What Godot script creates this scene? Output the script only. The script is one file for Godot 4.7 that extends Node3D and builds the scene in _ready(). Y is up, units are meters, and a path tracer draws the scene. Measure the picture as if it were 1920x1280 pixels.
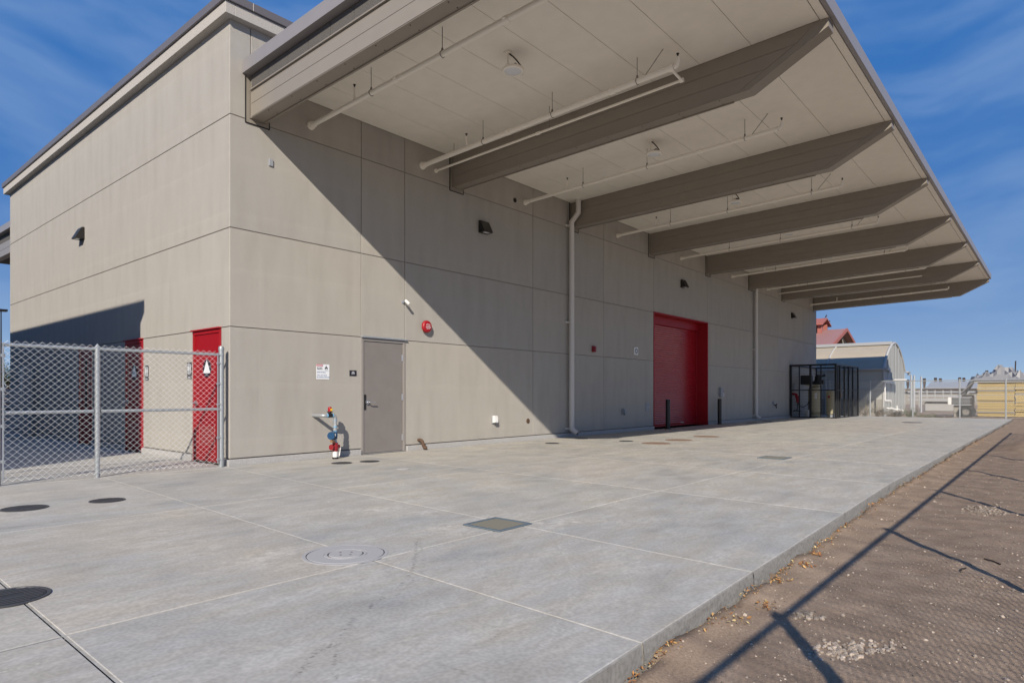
extends Node3D
# A stucco service building with a cantilevered canopy over a concrete apron.
# x runs along the long wall, z out of it towards the dirt strip, y is up; the building corner stands at the origin.

const SUN := Vector3(1.47, -1.015, -1.0)      # the way the sunlight travels
const LINK := Vector2(0.0445, 0.041)           # half a diamond of the chain link
const SLOPE := 0.021                          # the canopy rises outwards

var M := {}
var taken := {}
var rng := RandomNumberGenerator.new()

# ------------------------------------------------------------------ mesh builder
class MB:
	var v := PackedVector3Array()
	var n := PackedVector3Array()
	var uv := PackedVector2Array()
	var c := PackedColorArray()
	var xf := Transform3D()
	var col := Color(1, 1, 1)
	var colored := false
	var planar := Vector4(0, 1, 0, 1)           # x0, width, z0, depth of a planar uv
	func put(a: Vector3, na: Vector3) -> void:
		v.append(a)
		n.append(na)
		uv.append(Vector2((a.x - planar.x + a.y * 0.37) / planar.y, (a.z - planar.z - a.y) / planar.w))
		if colored:
			c.append(col)
	func tri(a: Vector3, b: Vector3, d: Vector3, na: Vector3, nb: Vector3, nd: Vector3) -> void:
		a = xf * a
		b = xf * b
		d = xf * d
		na = (xf.basis * na).normalized()
		nb = (xf.basis * nb).normalized()
		nd = (xf.basis * nd).normalized()
		if (b - a).cross(d - a).dot(na + nb + nd) > 0.0:
			put(a, na)
			put(d, nd)
			put(b, nb)
		else:
			put(a, na)
			put(b, nb)
			put(d, nd)
	func quad(a: Vector3, b: Vector3, d: Vector3, e: Vector3, nn: Vector3) -> void:
		tri(a, b, d, nn, nn, nn)
		tri(a, d, e, nn, nn, nn)
	func face(a: Vector3, b: Vector3, d: Vector3, e: Vector3, away: Vector3) -> void:
		# flat quad whose normal points away from the given inner point
		var g := (b - a).cross(d - a)
		if g.length() < 1e-12:
			g = (d - a).cross(e - a)
		g = g.normalized()
		if g.dot((a + d) * 0.5 - away) < 0.0:
			g = -g
		quad(a, b, d, e, g)
	func box(o: Vector3, s: Vector3, bev := 0.0) -> void:
		var h := s * 0.5
		if bev <= 0.0:
			for ax in 3:
				for sg in [-1.0, 1.0]:
					var nn := Vector3.ZERO
					nn[ax] = sg
					var u := (ax + 1) % 3
					var w := (ax + 2) % 3
					var p := []
					for k in [[-1, -1], [1, -1], [1, 1], [-1, 1]]:
						var q := Vector3.ZERO
						q[ax] = sg * h[ax]
						q[u] = k[0] * h[u]
						q[w] = k[1] * h[w]
						p.append(o + q)
					quad(p[0], p[1], p[2], p[3], nn)
			return
		bev = minf(bev, minf(h.x, minf(h.y, h.z)) * 0.9)
		var inn := h - Vector3.ONE * bev
		for ax in 3:
			var u := (ax + 1) % 3
			var w := (ax + 2) % 3
			for sg in [-1.0, 1.0]:
				var nn := Vector3.ZERO
				nn[ax] = sg
				var p := []
				for k in [[-1, -1], [1, -1], [1, 1], [-1, 1]]:
					var q := Vector3.ZERO
					q[ax] = sg * h[ax]
					q[u] = k[0] * inn[u]
					q[w] = k[1] * inn[w]
					p.append(o + q)
				quad(p[0], p[1], p[2], p[3], nn)
				# the four edges along ax
				for sw in [-1.0, 1.0]:
					var a := Vector3.ZERO
					a[u] = sg * h[u]
					a[w] = sw * inn[w]
					var b := Vector3.ZERO
					b[u] = sg * inn[u]
					b[w] = sw * h[w]
					var a2 := a
					var b2 := b
					a[ax] = -inn[ax]
					b[ax] = -inn[ax]
					a2[ax] = inn[ax]
					b2[ax] = inn[ax]
					var en := Vector3.ZERO
					en[u] = sg
					en[w] = sw
					quad(o + a, o + b, o + b2, o + a2, en.normalized())
		for sx in [-1.0, 1.0]:
			for sy in [-1.0, 1.0]:
				for sz in [-1.0, 1.0]:
					var k := Vector3(sx, sy, sz)
					var nn := k.normalized()
					tri(o + Vector3(sx * h.x, sy * inn.y, sz * inn.z), o + Vector3(sx * inn.x, sy * h.y, sz * inn.z), o + Vector3(sx * inn.x, sy * inn.y, sz * h.z), nn, nn, nn)
	func span(a: Vector3, b: Vector3, bev := 0.0) -> void:
		box((a + b) * 0.5, (b - a).abs(), bev)
	func tube(p: Array, r: float, sides := 10, caps := true, r2 := -1.0) -> void:
		var rings := []
		var up := Vector3.UP
		for i in p.size():
			var t: Vector3
			if i == 0:
				t = p[1] - p[0]
			elif i == p.size() - 1:
				t = p[i] - p[i - 1]
			else:
				t = (p[i] - p[i - 1]).normalized() + (p[i + 1] - p[i]).normalized()
			t = t.normalized()
			if i == 0:
				up = Vector3.UP if absf(t.y) < 0.9 else Vector3.RIGHT
			var s := t.cross(up).normalized()
			up = s.cross(t).normalized()
			var f := float(i) / (p.size() - 1)
			var rr := r if r2 < 0.0 else lerpf(r, r2, f)
			var ring := []
			for k in sides:
				var g := TAU * k / sides
				var d := s * cos(g) + up * sin(g)
				ring.append([p[i] + d * rr, d])
			rings.append([ring, t])
		for i in p.size() - 1:
			for k in sides:
				var a: Array = rings[i][0][k]
				var b: Array = rings[i][0][(k + 1) % sides]
				var d: Array = rings[i + 1][0][(k + 1) % sides]
				var e: Array = rings[i + 1][0][k]
				tri(a[0], b[0], d[0], a[1], b[1], d[1])
				tri(a[0], d[0], e[0], a[1], d[1], e[1])
		if caps:
			for w in [0, p.size() - 1]:
				var nn: Vector3 = rings[w][1] * (-1.0 if w == 0 else 1.0)
				for k in sides:
					tri(p[w], rings[w][0][k][0], rings[w][0][(k + 1) % sides][0], nn, nn, nn)
	func lathe(prof: Array, sides := 16) -> void:
		# profile of Vector2(radius, height) turned about y
		for i in prof.size() - 1:
			var a: Vector2 = prof[i]
			var b: Vector2 = prof[i + 1]
			var t := (b - a).normalized()
			var nr := Vector2(t.y, -t.x)
			for k in sides:
				var g := TAU * k / sides
				var g2 := TAU * (k + 1) / sides
				var d := Vector3(cos(g), 0, sin(g))
				var d2 := Vector3(cos(g2), 0, sin(g2))
				var n1 := d * nr.x + Vector3.UP * nr.y
				var n2 := d2 * nr.x + Vector3.UP * nr.y
				var p1 := d * a.x + Vector3.UP * a.y
				var p2 := d2 * a.x + Vector3.UP * a.y
				var p3 := d2 * b.x + Vector3.UP * b.y
				var p4 := d * b.x + Vector3.UP * b.y
				if a.x > 1e-6:
					tri(p1, p2, p3, n1, n2, n2)
				if b.x > 1e-6:
					tri(p1, p3, p4, n1, n2, n1)
	func prism(poly: PackedVector2Array, depth: float) -> void:
		# outline in x, y pulled from z = 0 to z = depth
		var idx := Geometry2D.triangulate_polygon(poly)
		for i in range(0, idx.size(), 3):
			for z in [0.0, depth]:
				var nn := Vector3(0, 0, -1 if z == 0.0 else 1) * signf(depth)
				var a := poly[idx[i]]
				var b := poly[idx[i + 1]]
				var d := poly[idx[i + 2]]
				tri(Vector3(a.x, a.y, z), Vector3(b.x, b.y, z), Vector3(d.x, d.y, z), nn, nn, nn)
		var cw := Geometry2D.is_polygon_clockwise(poly)
		for i in poly.size():
			var a := poly[i]
			var b := poly[(i + 1) % poly.size()]
			var t := (b - a).normalized()
			var nn := Vector3(t.y, -t.x, 0) * (-1.0 if cw else 1.0)
			quad(Vector3(a.x, a.y, 0), Vector3(b.x, b.y, 0), Vector3(b.x, b.y, depth), Vector3(a.x, a.y, depth), nn)
	func mesh() -> ArrayMesh:
		var arr := []
		arr.resize(Mesh.ARRAY_MAX)
		arr[Mesh.ARRAY_VERTEX] = v
		arr[Mesh.ARRAY_NORMAL] = n
		arr[Mesh.ARRAY_TEX_UV] = uv
		if colored:
			arr[Mesh.ARRAY_COLOR] = c
		var m := ArrayMesh.new()
		m.add_surface_from_arrays(Mesh.PRIMITIVE_TRIANGLES, arr)
		return m

# ------------------------------------------------------------------ nodes
func numbered(called: String) -> String:
	var k: int = taken.get(called, 0)
	taken[called] = k + 1
	return called if k == 0 else "%s_%03d" % [called, k]

func tag(o: Node3D, label: String, category: String, group := "", kind := "") -> void:
	if label:
		o.set_meta("label", label)
	if category:
		o.set_meta("category", category)
	if group:
		o.set_meta("group", group)
	if kind:
		o.set_meta("kind", kind)

func thing(called: String, label: String, category: String, at := Vector3.ZERO, group := "", kind := "") -> Node3D:
	var o := Node3D.new()
	o.name = numbered(called)
	add_child(o)
	o.position = at
	tag(o, label, category, group, kind)
	return o

func part(parent: Node3D, called: String, shape, material: Material, at := Vector3.ZERO) -> MeshInstance3D:
	var o := MeshInstance3D.new()
	o.name = called if parent != self else numbered(called)
	o.mesh = shape.mesh() if shape is MB else shape
	o.material_override = material
	o.position = at
	parent.add_child(o, true)
	return o

func group_part(parent: Node3D, called: String, at := Vector3.ZERO) -> Node3D:
	var o := Node3D.new()
	o.name = called
	o.position = at
	parent.add_child(o, true)
	return o

func copy(src: Node3D, at: Vector3, label: String) -> Node3D:
	var o: Node3D = src.duplicate()
	o.name = numbered(String(src.name))
	add_child(o)
	o.position = at
	o.set_meta("label", label)
	return o

# ------------------------------------------------------------------ materials
func lin(r: float, g: float, b: float) -> Color:
	return Color(r, g, b).linear_to_srgb()

func mat(called: String, c: Color, rough := 0.7, metal := 0.0) -> StandardMaterial3D:
	var m := StandardMaterial3D.new()
	m.resource_name = called
	m.albedo_color = c
	m.roughness = rough
	m.metallic = metal
	M[called] = m
	return m

func noise(sd: int, freq: float, oct := 4, type := FastNoiseLite.TYPE_SIMPLEX_SMOOTH) -> FastNoiseLite:
	var f := FastNoiseLite.new()
	f.seed = sd
	f.frequency = freq
	f.noise_type = type
	f.fractal_octaves = oct
	return f

func ntex(f: FastNoiseLite, size: int, lo: Color, hi: Color, mid := Color(0, 0, 0, 0)) -> NoiseTexture2D:
	var t := NoiseTexture2D.new()
	t.width = size
	t.height = size
	t.seamless = true
	t.seamless_blend_skirt = 0.2
	t.noise = f
	var g := Gradient.new()
	g.set_color(0, lo)
	g.set_color(1, hi)
	if mid.a > 0.0:
		g.add_point(0.5, mid)
	t.color_ramp = g
	return t

func nbump(f: FastNoiseLite, size: int, strength: float) -> NoiseTexture2D:
	var t := NoiseTexture2D.new()
	t.width = size
	t.height = size
	t.seamless = true
	t.as_normal_map = true
	t.bump_strength = strength
	t.noise = f
	return t

func grained(m: StandardMaterial3D, tex: Texture2D, per_metre: float, nrm: Texture2D = null, ns := 1.0) -> StandardMaterial3D:
	m.uv1_triplanar = true
	m.uv1_world_triplanar = true
	m.uv1_scale = Vector3.ONE * per_metre
	m.albedo_texture = tex
	if nrm:
		m.normal_enabled = true
		m.normal_texture = nrm
		m.normal_scale = ns
	return m

func layered(m: StandardMaterial3D, tex: Texture2D, scale: Vector3) -> void:
	# a second, coarser pattern multiplied over the first
	m.detail_enabled = true
	m.detail_albedo = tex
	m.detail_blend_mode = BaseMaterial3D.BLEND_MODE_MUL
	m.detail_uv_layer = BaseMaterial3D.DETAIL_UV_2
	m.uv2_triplanar = true
	m.uv2_world_triplanar = true
	m.uv2_scale = scale

func grey(k: float, warm := 0.0) -> Color:
	return Color(k + warm, k, k - warm)

func materials() -> void:
	var fine := ntex(noise(11, 0.06, 5), 512, grey(0.80), grey(1.0), grey(0.93))
	var blotch := ntex(noise(12, 0.008, 5), 512, Color(0.955, 0.95, 0.945), Color(1.0, 1.0, 1.0), Color(0.98, 0.977, 0.973))
	var sand_n := nbump(noise(13, 0.11, 3, FastNoiseLite.TYPE_SIMPLEX), 1024, 5.0)
	var speck := ntex(noise(14, 0.16, 2, FastNoiseLite.TYPE_SIMPLEX), 1024, grey(0.70), grey(1.0), grey(0.93))
	var paint := ntex(noise(15, 0.02, 4), 256, grey(0.972), grey(1.0), grey(0.988))
	# stucco
	var m := mat("stucco", lin(0.535, 0.505, 0.455), 0.93)
	grained(m, speck, 1.1, sand_n, 0.7)
	var streaks := ntex(noise(16, 0.012, 5), 512, Color(0.95, 0.946, 0.942), Color(1.0, 1.0, 1.0), Color(0.98, 0.978, 0.975))
	layered(m, streaks, Vector3(0.42, 0.09, 0.42))
	for q in 2:
		var mv: StandardMaterial3D = m.duplicate()
		mv.resource_name = "stucco_%s" % ["warm", "cool"][q]
		mv.albedo_color = [lin(0.55, 0.515, 0.458), lin(0.522, 0.497, 0.452)][q]
		mv.uv2_offset = Vector3(0.3, 0.2, 0.7) * (q + 1)
		M[mv.resource_name] = mv
	m = mat("stucco_grey", lin(0.53, 0.51, 0.485), 0.93)  # slightly greyer stucco tone for the mid-height panels at the far end
	grained(m, speck, 1.1, sand_n, 0.6)
	layered(m, blotch, Vector3(0.3, 0.2, 0.3))
	m = mat("stucco_core", lin(0.20, 0.18, 0.16), 0.95)
	m = mat("trim_band", lin(0.54, 0.505, 0.46), 0.9)
	grained(m, fine, 1.5, sand_n, 0.4)
	m = mat("curb", lin(0.50, 0.49, 0.48), 0.9)
	grained(m, fine, 1.2)
	layered(m, blotch, Vector3(0.8, 0.8, 0.8))
	# metals and paints
	m = mat("bronze", lin(0.265, 0.235, 0.195), 0.34)
	m.metallic_specular = 0.5
	layered_paint(m, paint, 0.4)
	m = mat("parapet_metal", lin(0.145, 0.132, 0.135), 0.42)
	layered_paint(m, paint, 0.4)
	m = mat("coping", lin(0.255, 0.24, 0.242), 0.4)
	layered_paint(m, paint, 0.4)
	m = mat("soffit", lin(0.85, 0.80, 0.71), 0.5)
	grained(m, paint, 0.5)
	m = mat("frieze", lin(0.12, 0.11, 0.10), 0.75)
	grained(m, fine, 1.0)
	mat("cream_pipe", lin(0.86, 0.81, 0.72), 0.38)
	mat("downspout_paint", lin(0.58, 0.55, 0.52), 0.42)
	mat("rod_grey", lin(0.20, 0.185, 0.165), 0.5)
	mat("dark", lin(0.012, 0.011, 0.011), 0.6)
	m = mat("lamp_bronze", lin(0.016, 0.014, 0.012), 0.4)
	mat("lens", lin(0.70, 0.72, 0.75), 0.25)
	m = mat("red_paint", lin(0.33, 0.004, 0.010), 0.5)
	layered_paint(m, paint, 1.0)
	m = mat("slat_red", lin(0.36, 0.006, 0.014), 0.34)
	layered_paint(m, paint, 1.0)
	m.clearcoat_enabled = true
	m.clearcoat = 0.8
	m.clearcoat_roughness = 0.2
	m = mat("red_door", lin(0.30, 0.0012, 0.006), 0.5)
	layered_paint(m, paint, 1.0)
	mat("faded_red", lin(0.36, 0.07, 0.07), 0.6)
	m = mat("grey_door", lin(0.215, 0.195, 0.182), 0.45)
	layered_paint(m, blotch, 0.6)
	mat("grey_frame", lin(0.27, 0.245, 0.225), 0.45)
	mat("steel", lin(0.62, 0.62, 0.63), 0.28, 0.9)
	m = mat("galvanised", lin(0.60, 0.63, 0.65), 0.40, 0.45)
	layered_paint(m, ntex(noise(21, 0.05, 3, FastNoiseLite.TYPE_CELLULAR), 256, grey(0.70), grey(1.0)), 6.0)
	mat("wire", lin(0.74, 0.76, 0.77), 0.40, 0.3)
	mat("wire_dull", lin(0.30, 0.30, 0.30), 0.6, 0.3)
	m = mat("cast_iron", lin(0.05, 0.049, 0.051), 0.6, 0.2)
	layered_paint(m, speck, 3.0)
	m = mat("worn_iron", lin(0.105, 0.103, 0.106), 0.5, 0.4)
	layered_paint(m, speck, 3.0)
	m = mat("dusty_iron", lin(0.29, 0.20, 0.145), 0.85)
	layered_paint(m, fine, 3.0)
	mat("cover_concrete", lin(0.40, 0.39, 0.38), 0.85)
	m = mat("grate", lin(0.20, 0.255, 0.30), 0.5, 0.35)
	layered_paint(m, speck, 4.0)
	mat("dusty_bar", lin(0.17, 0.165, 0.14), 0.8)
	m = mat("silt", lin(0.17, 0.165, 0.155), 0.95)
	layered_paint(m, speck, 6.0)
	mat("white_paint", lin(0.76, 0.77, 0.79), 0.4)
	mat("white_plastic", lin(0.74, 0.73, 0.70), 0.45)
	mat("grey_plastic", lin(0.28, 0.30, 0.33), 0.5)
	mat("black_paint", lin(0.012, 0.013, 0.015), 0.45)
	mat("blue_paint", lin(0.01, 0.055, 0.13), 0.35)
	mat("blue_tape", lin(0.16, 0.42, 0.66), 0.6)
	mat("valve_red", lin(0.24, 0.012, 0.018), 0.4)
	mat("yellow", lin(0.72, 0.50, 0.02), 0.4)
	mat("brass", lin(0.42, 0.24, 0.12), 0.45, 0.6)
	mat("rust", lin(0.11, 0.065, 0.04), 0.85, 0.2)
	mat("sign_black", lin(0.015, 0.013, 0.022), 0.5)
	mat("print_black", lin(0.02, 0.02, 0.03), 0.7)
	mat("print_red", lin(0.45, 0.02, 0.06), 0.6)
	mat("print_blue", lin(0.06, 0.13, 0.26), 0.6)
	mat("tank", lin(0.44, 0.39, 0.26), 0.45)
	mat("rubber", lin(0.02, 0.02, 0.02), 0.8)
	mat("hose_green", lin(0.03, 0.06, 0.05), 0.6)
	# background
	m = mat("red_roof", lin(0.34, 0.185, 0.17), 0.6)
	layered_paint(m, blotch, 0.4)
	mat("red_trim", lin(0.36, 0.12, 0.09), 0.6)
	mat("barn_dark", lin(0.03, 0.025, 0.022), 0.9)
	m = mat("poly_beige", lin(0.43, 0.37, 0.28), 0.5)
	layered_paint(m, blotch, 0.3)
	m = mat("poly_clear", Color(0.70, 0.70, 0.67, 0.86), 0.6)
	m.transparency = BaseMaterial3D.TRANSPARENCY_ALPHA
	mat("hoop_white", lin(0.44, 0.43, 0.41), 0.55)
	mat("alu", lin(0.44, 0.45, 0.46), 0.45, 0.3)
	m = mat("form_yellow", lin(0.60, 0.45, 0.18), 0.7)
	layered_paint(m, fine, 2.0)
	m = mat("form_grey", lin(0.40, 0.36, 0.29), 0.8)
	layered_paint(m, fine, 2.0)
	m = mat("tarp", lin(0.27, 0.27, 0.28), 0.5)
	layered_paint(m, fine, 1.0)
	mat("roof_grey", lin(0.30, 0.31, 0.33), 0.7)
	mat("wood_dark", lin(0.045, 0.03, 0.025), 0.85)
	mat("weathered", lin(0.27, 0.25, 0.22), 0.85)
	m = mat("leaf_dry", lin(1, 1, 1), 0.8)
	m.vertex_color_use_as_albedo = true
	m = mat("pebble", lin(1, 1, 1), 0.9)
	m.vertex_color_use_as_albedo = true
	m = mat("green_leaf", lin(0.06, 0.08, 0.03), 0.7)
	m.vertex_color_use_as_albedo = true
	m.albedo_color = Color(1, 1, 1)
	mat("field_white", lin(0.34, 0.335, 0.32), 0.75)
	m = mat("concrete_edge", lin(0.42, 0.405, 0.375), 0.95)
	grained(m, speck, 2.2, sand_n, 1.0)
	layered(m, fine, Vector3(0.9, 0.9, 0.9))
	m = mat("sealant", lin(0.64, 0.62, 0.57), 0.85)
	grained(m, speck, 3.0)
	layered(m, ntex(noise(17, 0.03, 4), 256, Color(0.80, 0.78, 0.74), Color(1, 1, 1)), Vector3(0.8, 0.8, 0.8))
	# dirt
	var clod := ntex(noise(31, 0.035, 5), 1024, Color(0.74, 0.72, 0.70), Color(1.0, 0.99, 0.97), Color(0.90, 0.885, 0.87))
	var dirt_n := nbump(noise(32, 0.14, 4), 1024, 4.0)
	m = mat("dirt", lin(0.48, 0.368, 0.272), 0.97)
	grained(m, clod, 1.3, dirt_n, 0.8)
	layered(m, ntex(noise(33, 0.016, 5), 512, Color(0.78, 0.765, 0.75), Color(1, 1, 1)), Vector3(0.33, 0.33, 0.33))

func layered_paint(m: StandardMaterial3D, tex: Texture2D, per_metre: float) -> void:
	m.uv1_triplanar = true
	m.uv1_world_triplanar = true
	m.uv1_scale = Vector3.ONE * per_metre
	m.albedo_texture = tex

# ------------------------------------------------------------------ camera, sky, sun
func sky_image() -> Image:
	# clear winter air, paler and hazier towards the horizon, with thin streaks of cirrus drawn out in one direction
	var w := 2048
	var h := 1024
	var im := Image.create(w, h, false, Image.FORMAT_RGBF)
	var big := noise(51, 1.0, 4)
	var thin := noise(52, 1.0, 5)
	var warp := noise(53, 1.0, 3)
	var ground := Color(0.24, 0.20, 0.16)
	for y in h:
		var el := PI * (0.5 - (y + 0.5) / h)
		var s := sin(el)
		if s < -0.02:
			for x in w:
				im.set_pixel(x, y, ground)
			continue
		s = maxf(s, 0.0)
		var hz := exp(-s * 9.0)
		var air := Vector3(0.014, 0.080, 0.255).lerp(Vector3(0.027, 0.110, 0.305), exp(-s * 1.6)).lerp(Vector3(0.235, 0.325, 0.425), hz)
		var fade := smoothstep(0.01, 0.10, s) * (1.0 - 0.5 * smoothstep(0.5, 1.0, s))
		for x in w:
			var az := TAU * (x + 0.5) / w
			var d := Vector3(sin(az) * cos(el), s, cos(az) * cos(el))
			# thin veils in nearly level bands, bent by a slow drift
			var dr := warp.get_noise_3d(d.x * 1.6, d.y * 1.6, d.z * 1.6)
			var lv := el * 6.5 + dr * 0.45 + d.x * 0.35
			var b := big.get_noise_3d(d.x * 1.1, lv, d.z * 1.1)
			var t := thin.get_noise_3d(d.x * 5.0 + 9.0 + b, lv * 3.6, d.z * 5.0)
			var f := thin.get_noise_3d(d.x * 16.0 + t, lv * 13.0, d.z * 16.0 + 4.0)
			var cl := clampf(smoothstep(-0.32, 0.65, b + t * 0.42 + f * 0.13) * 0.26, 0.0, 1.0) * fade
			var c := air.lerp(Vector3(0.235, 0.325, 0.455), cl)
			im.set_pixel(x, y, Color(c.x, c.y, c.z))
	return im

func view_and_light() -> void:
	var cam := Camera3D.new()
	cam.name = "camera"
	add_child(cam)
	cam.projection = Camera3D.PROJECTION_FRUSTUM     # a lens shifted upwards, so that verticals stay upright
	cam.near = 0.1
	cam.far = 3000.0
	cam.size = 0.1 * 1280.0 / 1204.0
	cam.frustum_offset = Vector2(0, 0.1 * 98.5 / 1204.0)
	var a := atan2(1028.0, 1204.0)
	cam.look_at_from_position(Vector3(-4.829, 1.14, 10.002), Vector3(-4.829, 1.14, 10.002) + Vector3(cos(a), 0, -sin(a)))
	cam.current = true
	var env := Environment.new()
	env.background_mode = Environment.BG_SKY
	var sky := Sky.new()
	var pano := PanoramaSkyMaterial.new()
	pano.panorama = ImageTexture.create_from_image(sky_image())
	pano.energy_multiplier = 1.0
	sky.sky_material = pano
	env.sky = sky
	env.background_energy_multiplier = 1.0
	env.tonemap_mode = Environment.TONE_MAPPER_LINEAR
	env.tonemap_exposure = 1.70
	env.sdfgi_enabled = true
	env.ssao_enabled = true
	env.ssil_enabled = true
	var we := WorldEnvironment.new()
	we.name = "world"
	we.environment = env
	add_child(we)
	var sun := DirectionalLight3D.new()
	sun.name = "sun"
	sun.light_color = Color(1.0, 0.962, 0.905)
	sun.light_energy = 1.02
	sun.light_angular_distance = 0.53
	sun.shadow_enabled = true
	add_child(sun)
	sun.look_at_from_position(Vector3.ZERO, SUN)

# ------------------------------------------------------------------ ground
func edge_z(x: float) -> float:
	return 8.36 + 0.2 * clampf((4.5 - x) / 7.0, 0.0, 1.2)

var bump_a := noise(61, 0.35, 3)
var bump_b := noise(62, 2.6, 4)
func dirt_y(x: float, z: float) -> float:
	if x < -9.0 or x > 60.0 or z < 4.0 or z > 22.0:
		return -0.15
	var y := -0.108 + 0.02 * bump_a.get_noise_2d(x, z) + 0.016 * bump_b.get_noise_2d(x, z)
	var d := z - edge_z(x)
	if d < 0.0 and x < 32.3:
		return -0.16
	y += 0.05 * smoothstep(3.0, 14.0, x)
	y += 0.24 * exp(-pow((x - 12.6) / 1.1, 2.0) - pow((z - 9.6) / 0.55, 2.0))
	y += (0.018 + 0.05 * bump_b.get_noise_2d(x * 0.6 + 40.0, z * 0.6)) * exp(-d * d / 0.012)
	return lerpf(y, -0.15, smoothstep(34.0, 44.0, x))

func grid_axis(knots: Array) -> PackedFloat32Array:
	var r := PackedFloat32Array()
	for i in knots.size() - 1:
		var a: float = knots[i][0]
		var b: float = knots[i + 1][0]
		var st: float = knots[i][1]
		var n := maxi(1, roundi((b - a) / st))
		for k in n:
			r.append(lerpf(a, b, float(k) / n))
	r.append(knots[knots.size() - 1][0])
	return r

func build_ground() -> void:
	var xs := grid_axis([[-900.0, 150.0], [-9.0, 0.5], [-4.5, 0.06], [8.0, 0.12], [18.0, 0.3], [34.0, 2.0], [60.0, 20.0], [160.0, 120.0], [1500.0, 1.0]])
	var zs := grid_axis([[-1300.0, 160.0], [-30.0, 6.0], [6.0, 1.1], [8.25, 0.05], [11.2, 0.25], [14.0, 2.0], [22.0, 40.0], [900.0, 1.0]])
	var mb := MB.new()
	var pos := []
	for z in zs:
		var row := PackedVector3Array()
		for x in xs:
			row.append(Vector3(x, dirt_y(x, z), z))
		pos.append(row)
	var nx := xs.size()
	var nz := zs.size()
	var nrm := []
	for j in nz:
		var row := PackedVector3Array()
		for i in nx:
			var l: Vector3 = pos[j][maxi(i - 1, 0)]
			var r: Vector3 = pos[j][mini(i + 1, nx - 1)]
			var d: Vector3 = pos[maxi(j - 1, 0)][i]
			var u: Vector3 = pos[mini(j + 1, nz - 1)][i]
			var g := (u - d).cross(r - l)
			row.append(g.normalized())
		nrm.append(row)
	var vv := PackedVector3Array()
	var nn := PackedVector3Array()
	var ii := PackedInt32Array()
	for j in nz:
		vv.append_array(pos[j])
		nn.append_array(nrm[j])
	for j in nz - 1:
		for i in nx - 1:
			var a := j * nx + i
			ii.append_array([a, a + 1, a + nx + 1, a, a + nx + 1, a + nx])
	var arr := []
	arr.resize(Mesh.ARRAY_MAX)
	arr[Mesh.ARRAY_VERTEX] = vv
	arr[Mesh.ARRAY_NORMAL] = nn
	arr[Mesh.ARRAY_INDEX] = ii
	var am := ArrayMesh.new()
	am.add_surface_from_arrays(Mesh.PRIMITIVE_TRIANGLES, arr)
	var o := part(self, "ground", am, M.dirt)
	tag(o, "bare brown dirt ground beside the concrete apron", "", "", "structure")

# concrete: fine grain, streaks along the trowel direction, blotches and marks, in one picture laid over the slabs from above
func blur_dot(a: PackedFloat32Array, w: int, h: int, cx: float, cy: float, r: float, k: float) -> void:
	for y in range(maxi(0, int(cy - r)), mini(h - 1, int(cy + r)) + 1):
		for x in range(maxi(0, int(cx - r)), mini(w - 1, int(cx + r)) + 1):
			var d := Vector2(x - cx, y - cy).length() / r
			if d < 1.0:
				a[y * w + x] += k * (1.0 - d * d)

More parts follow.
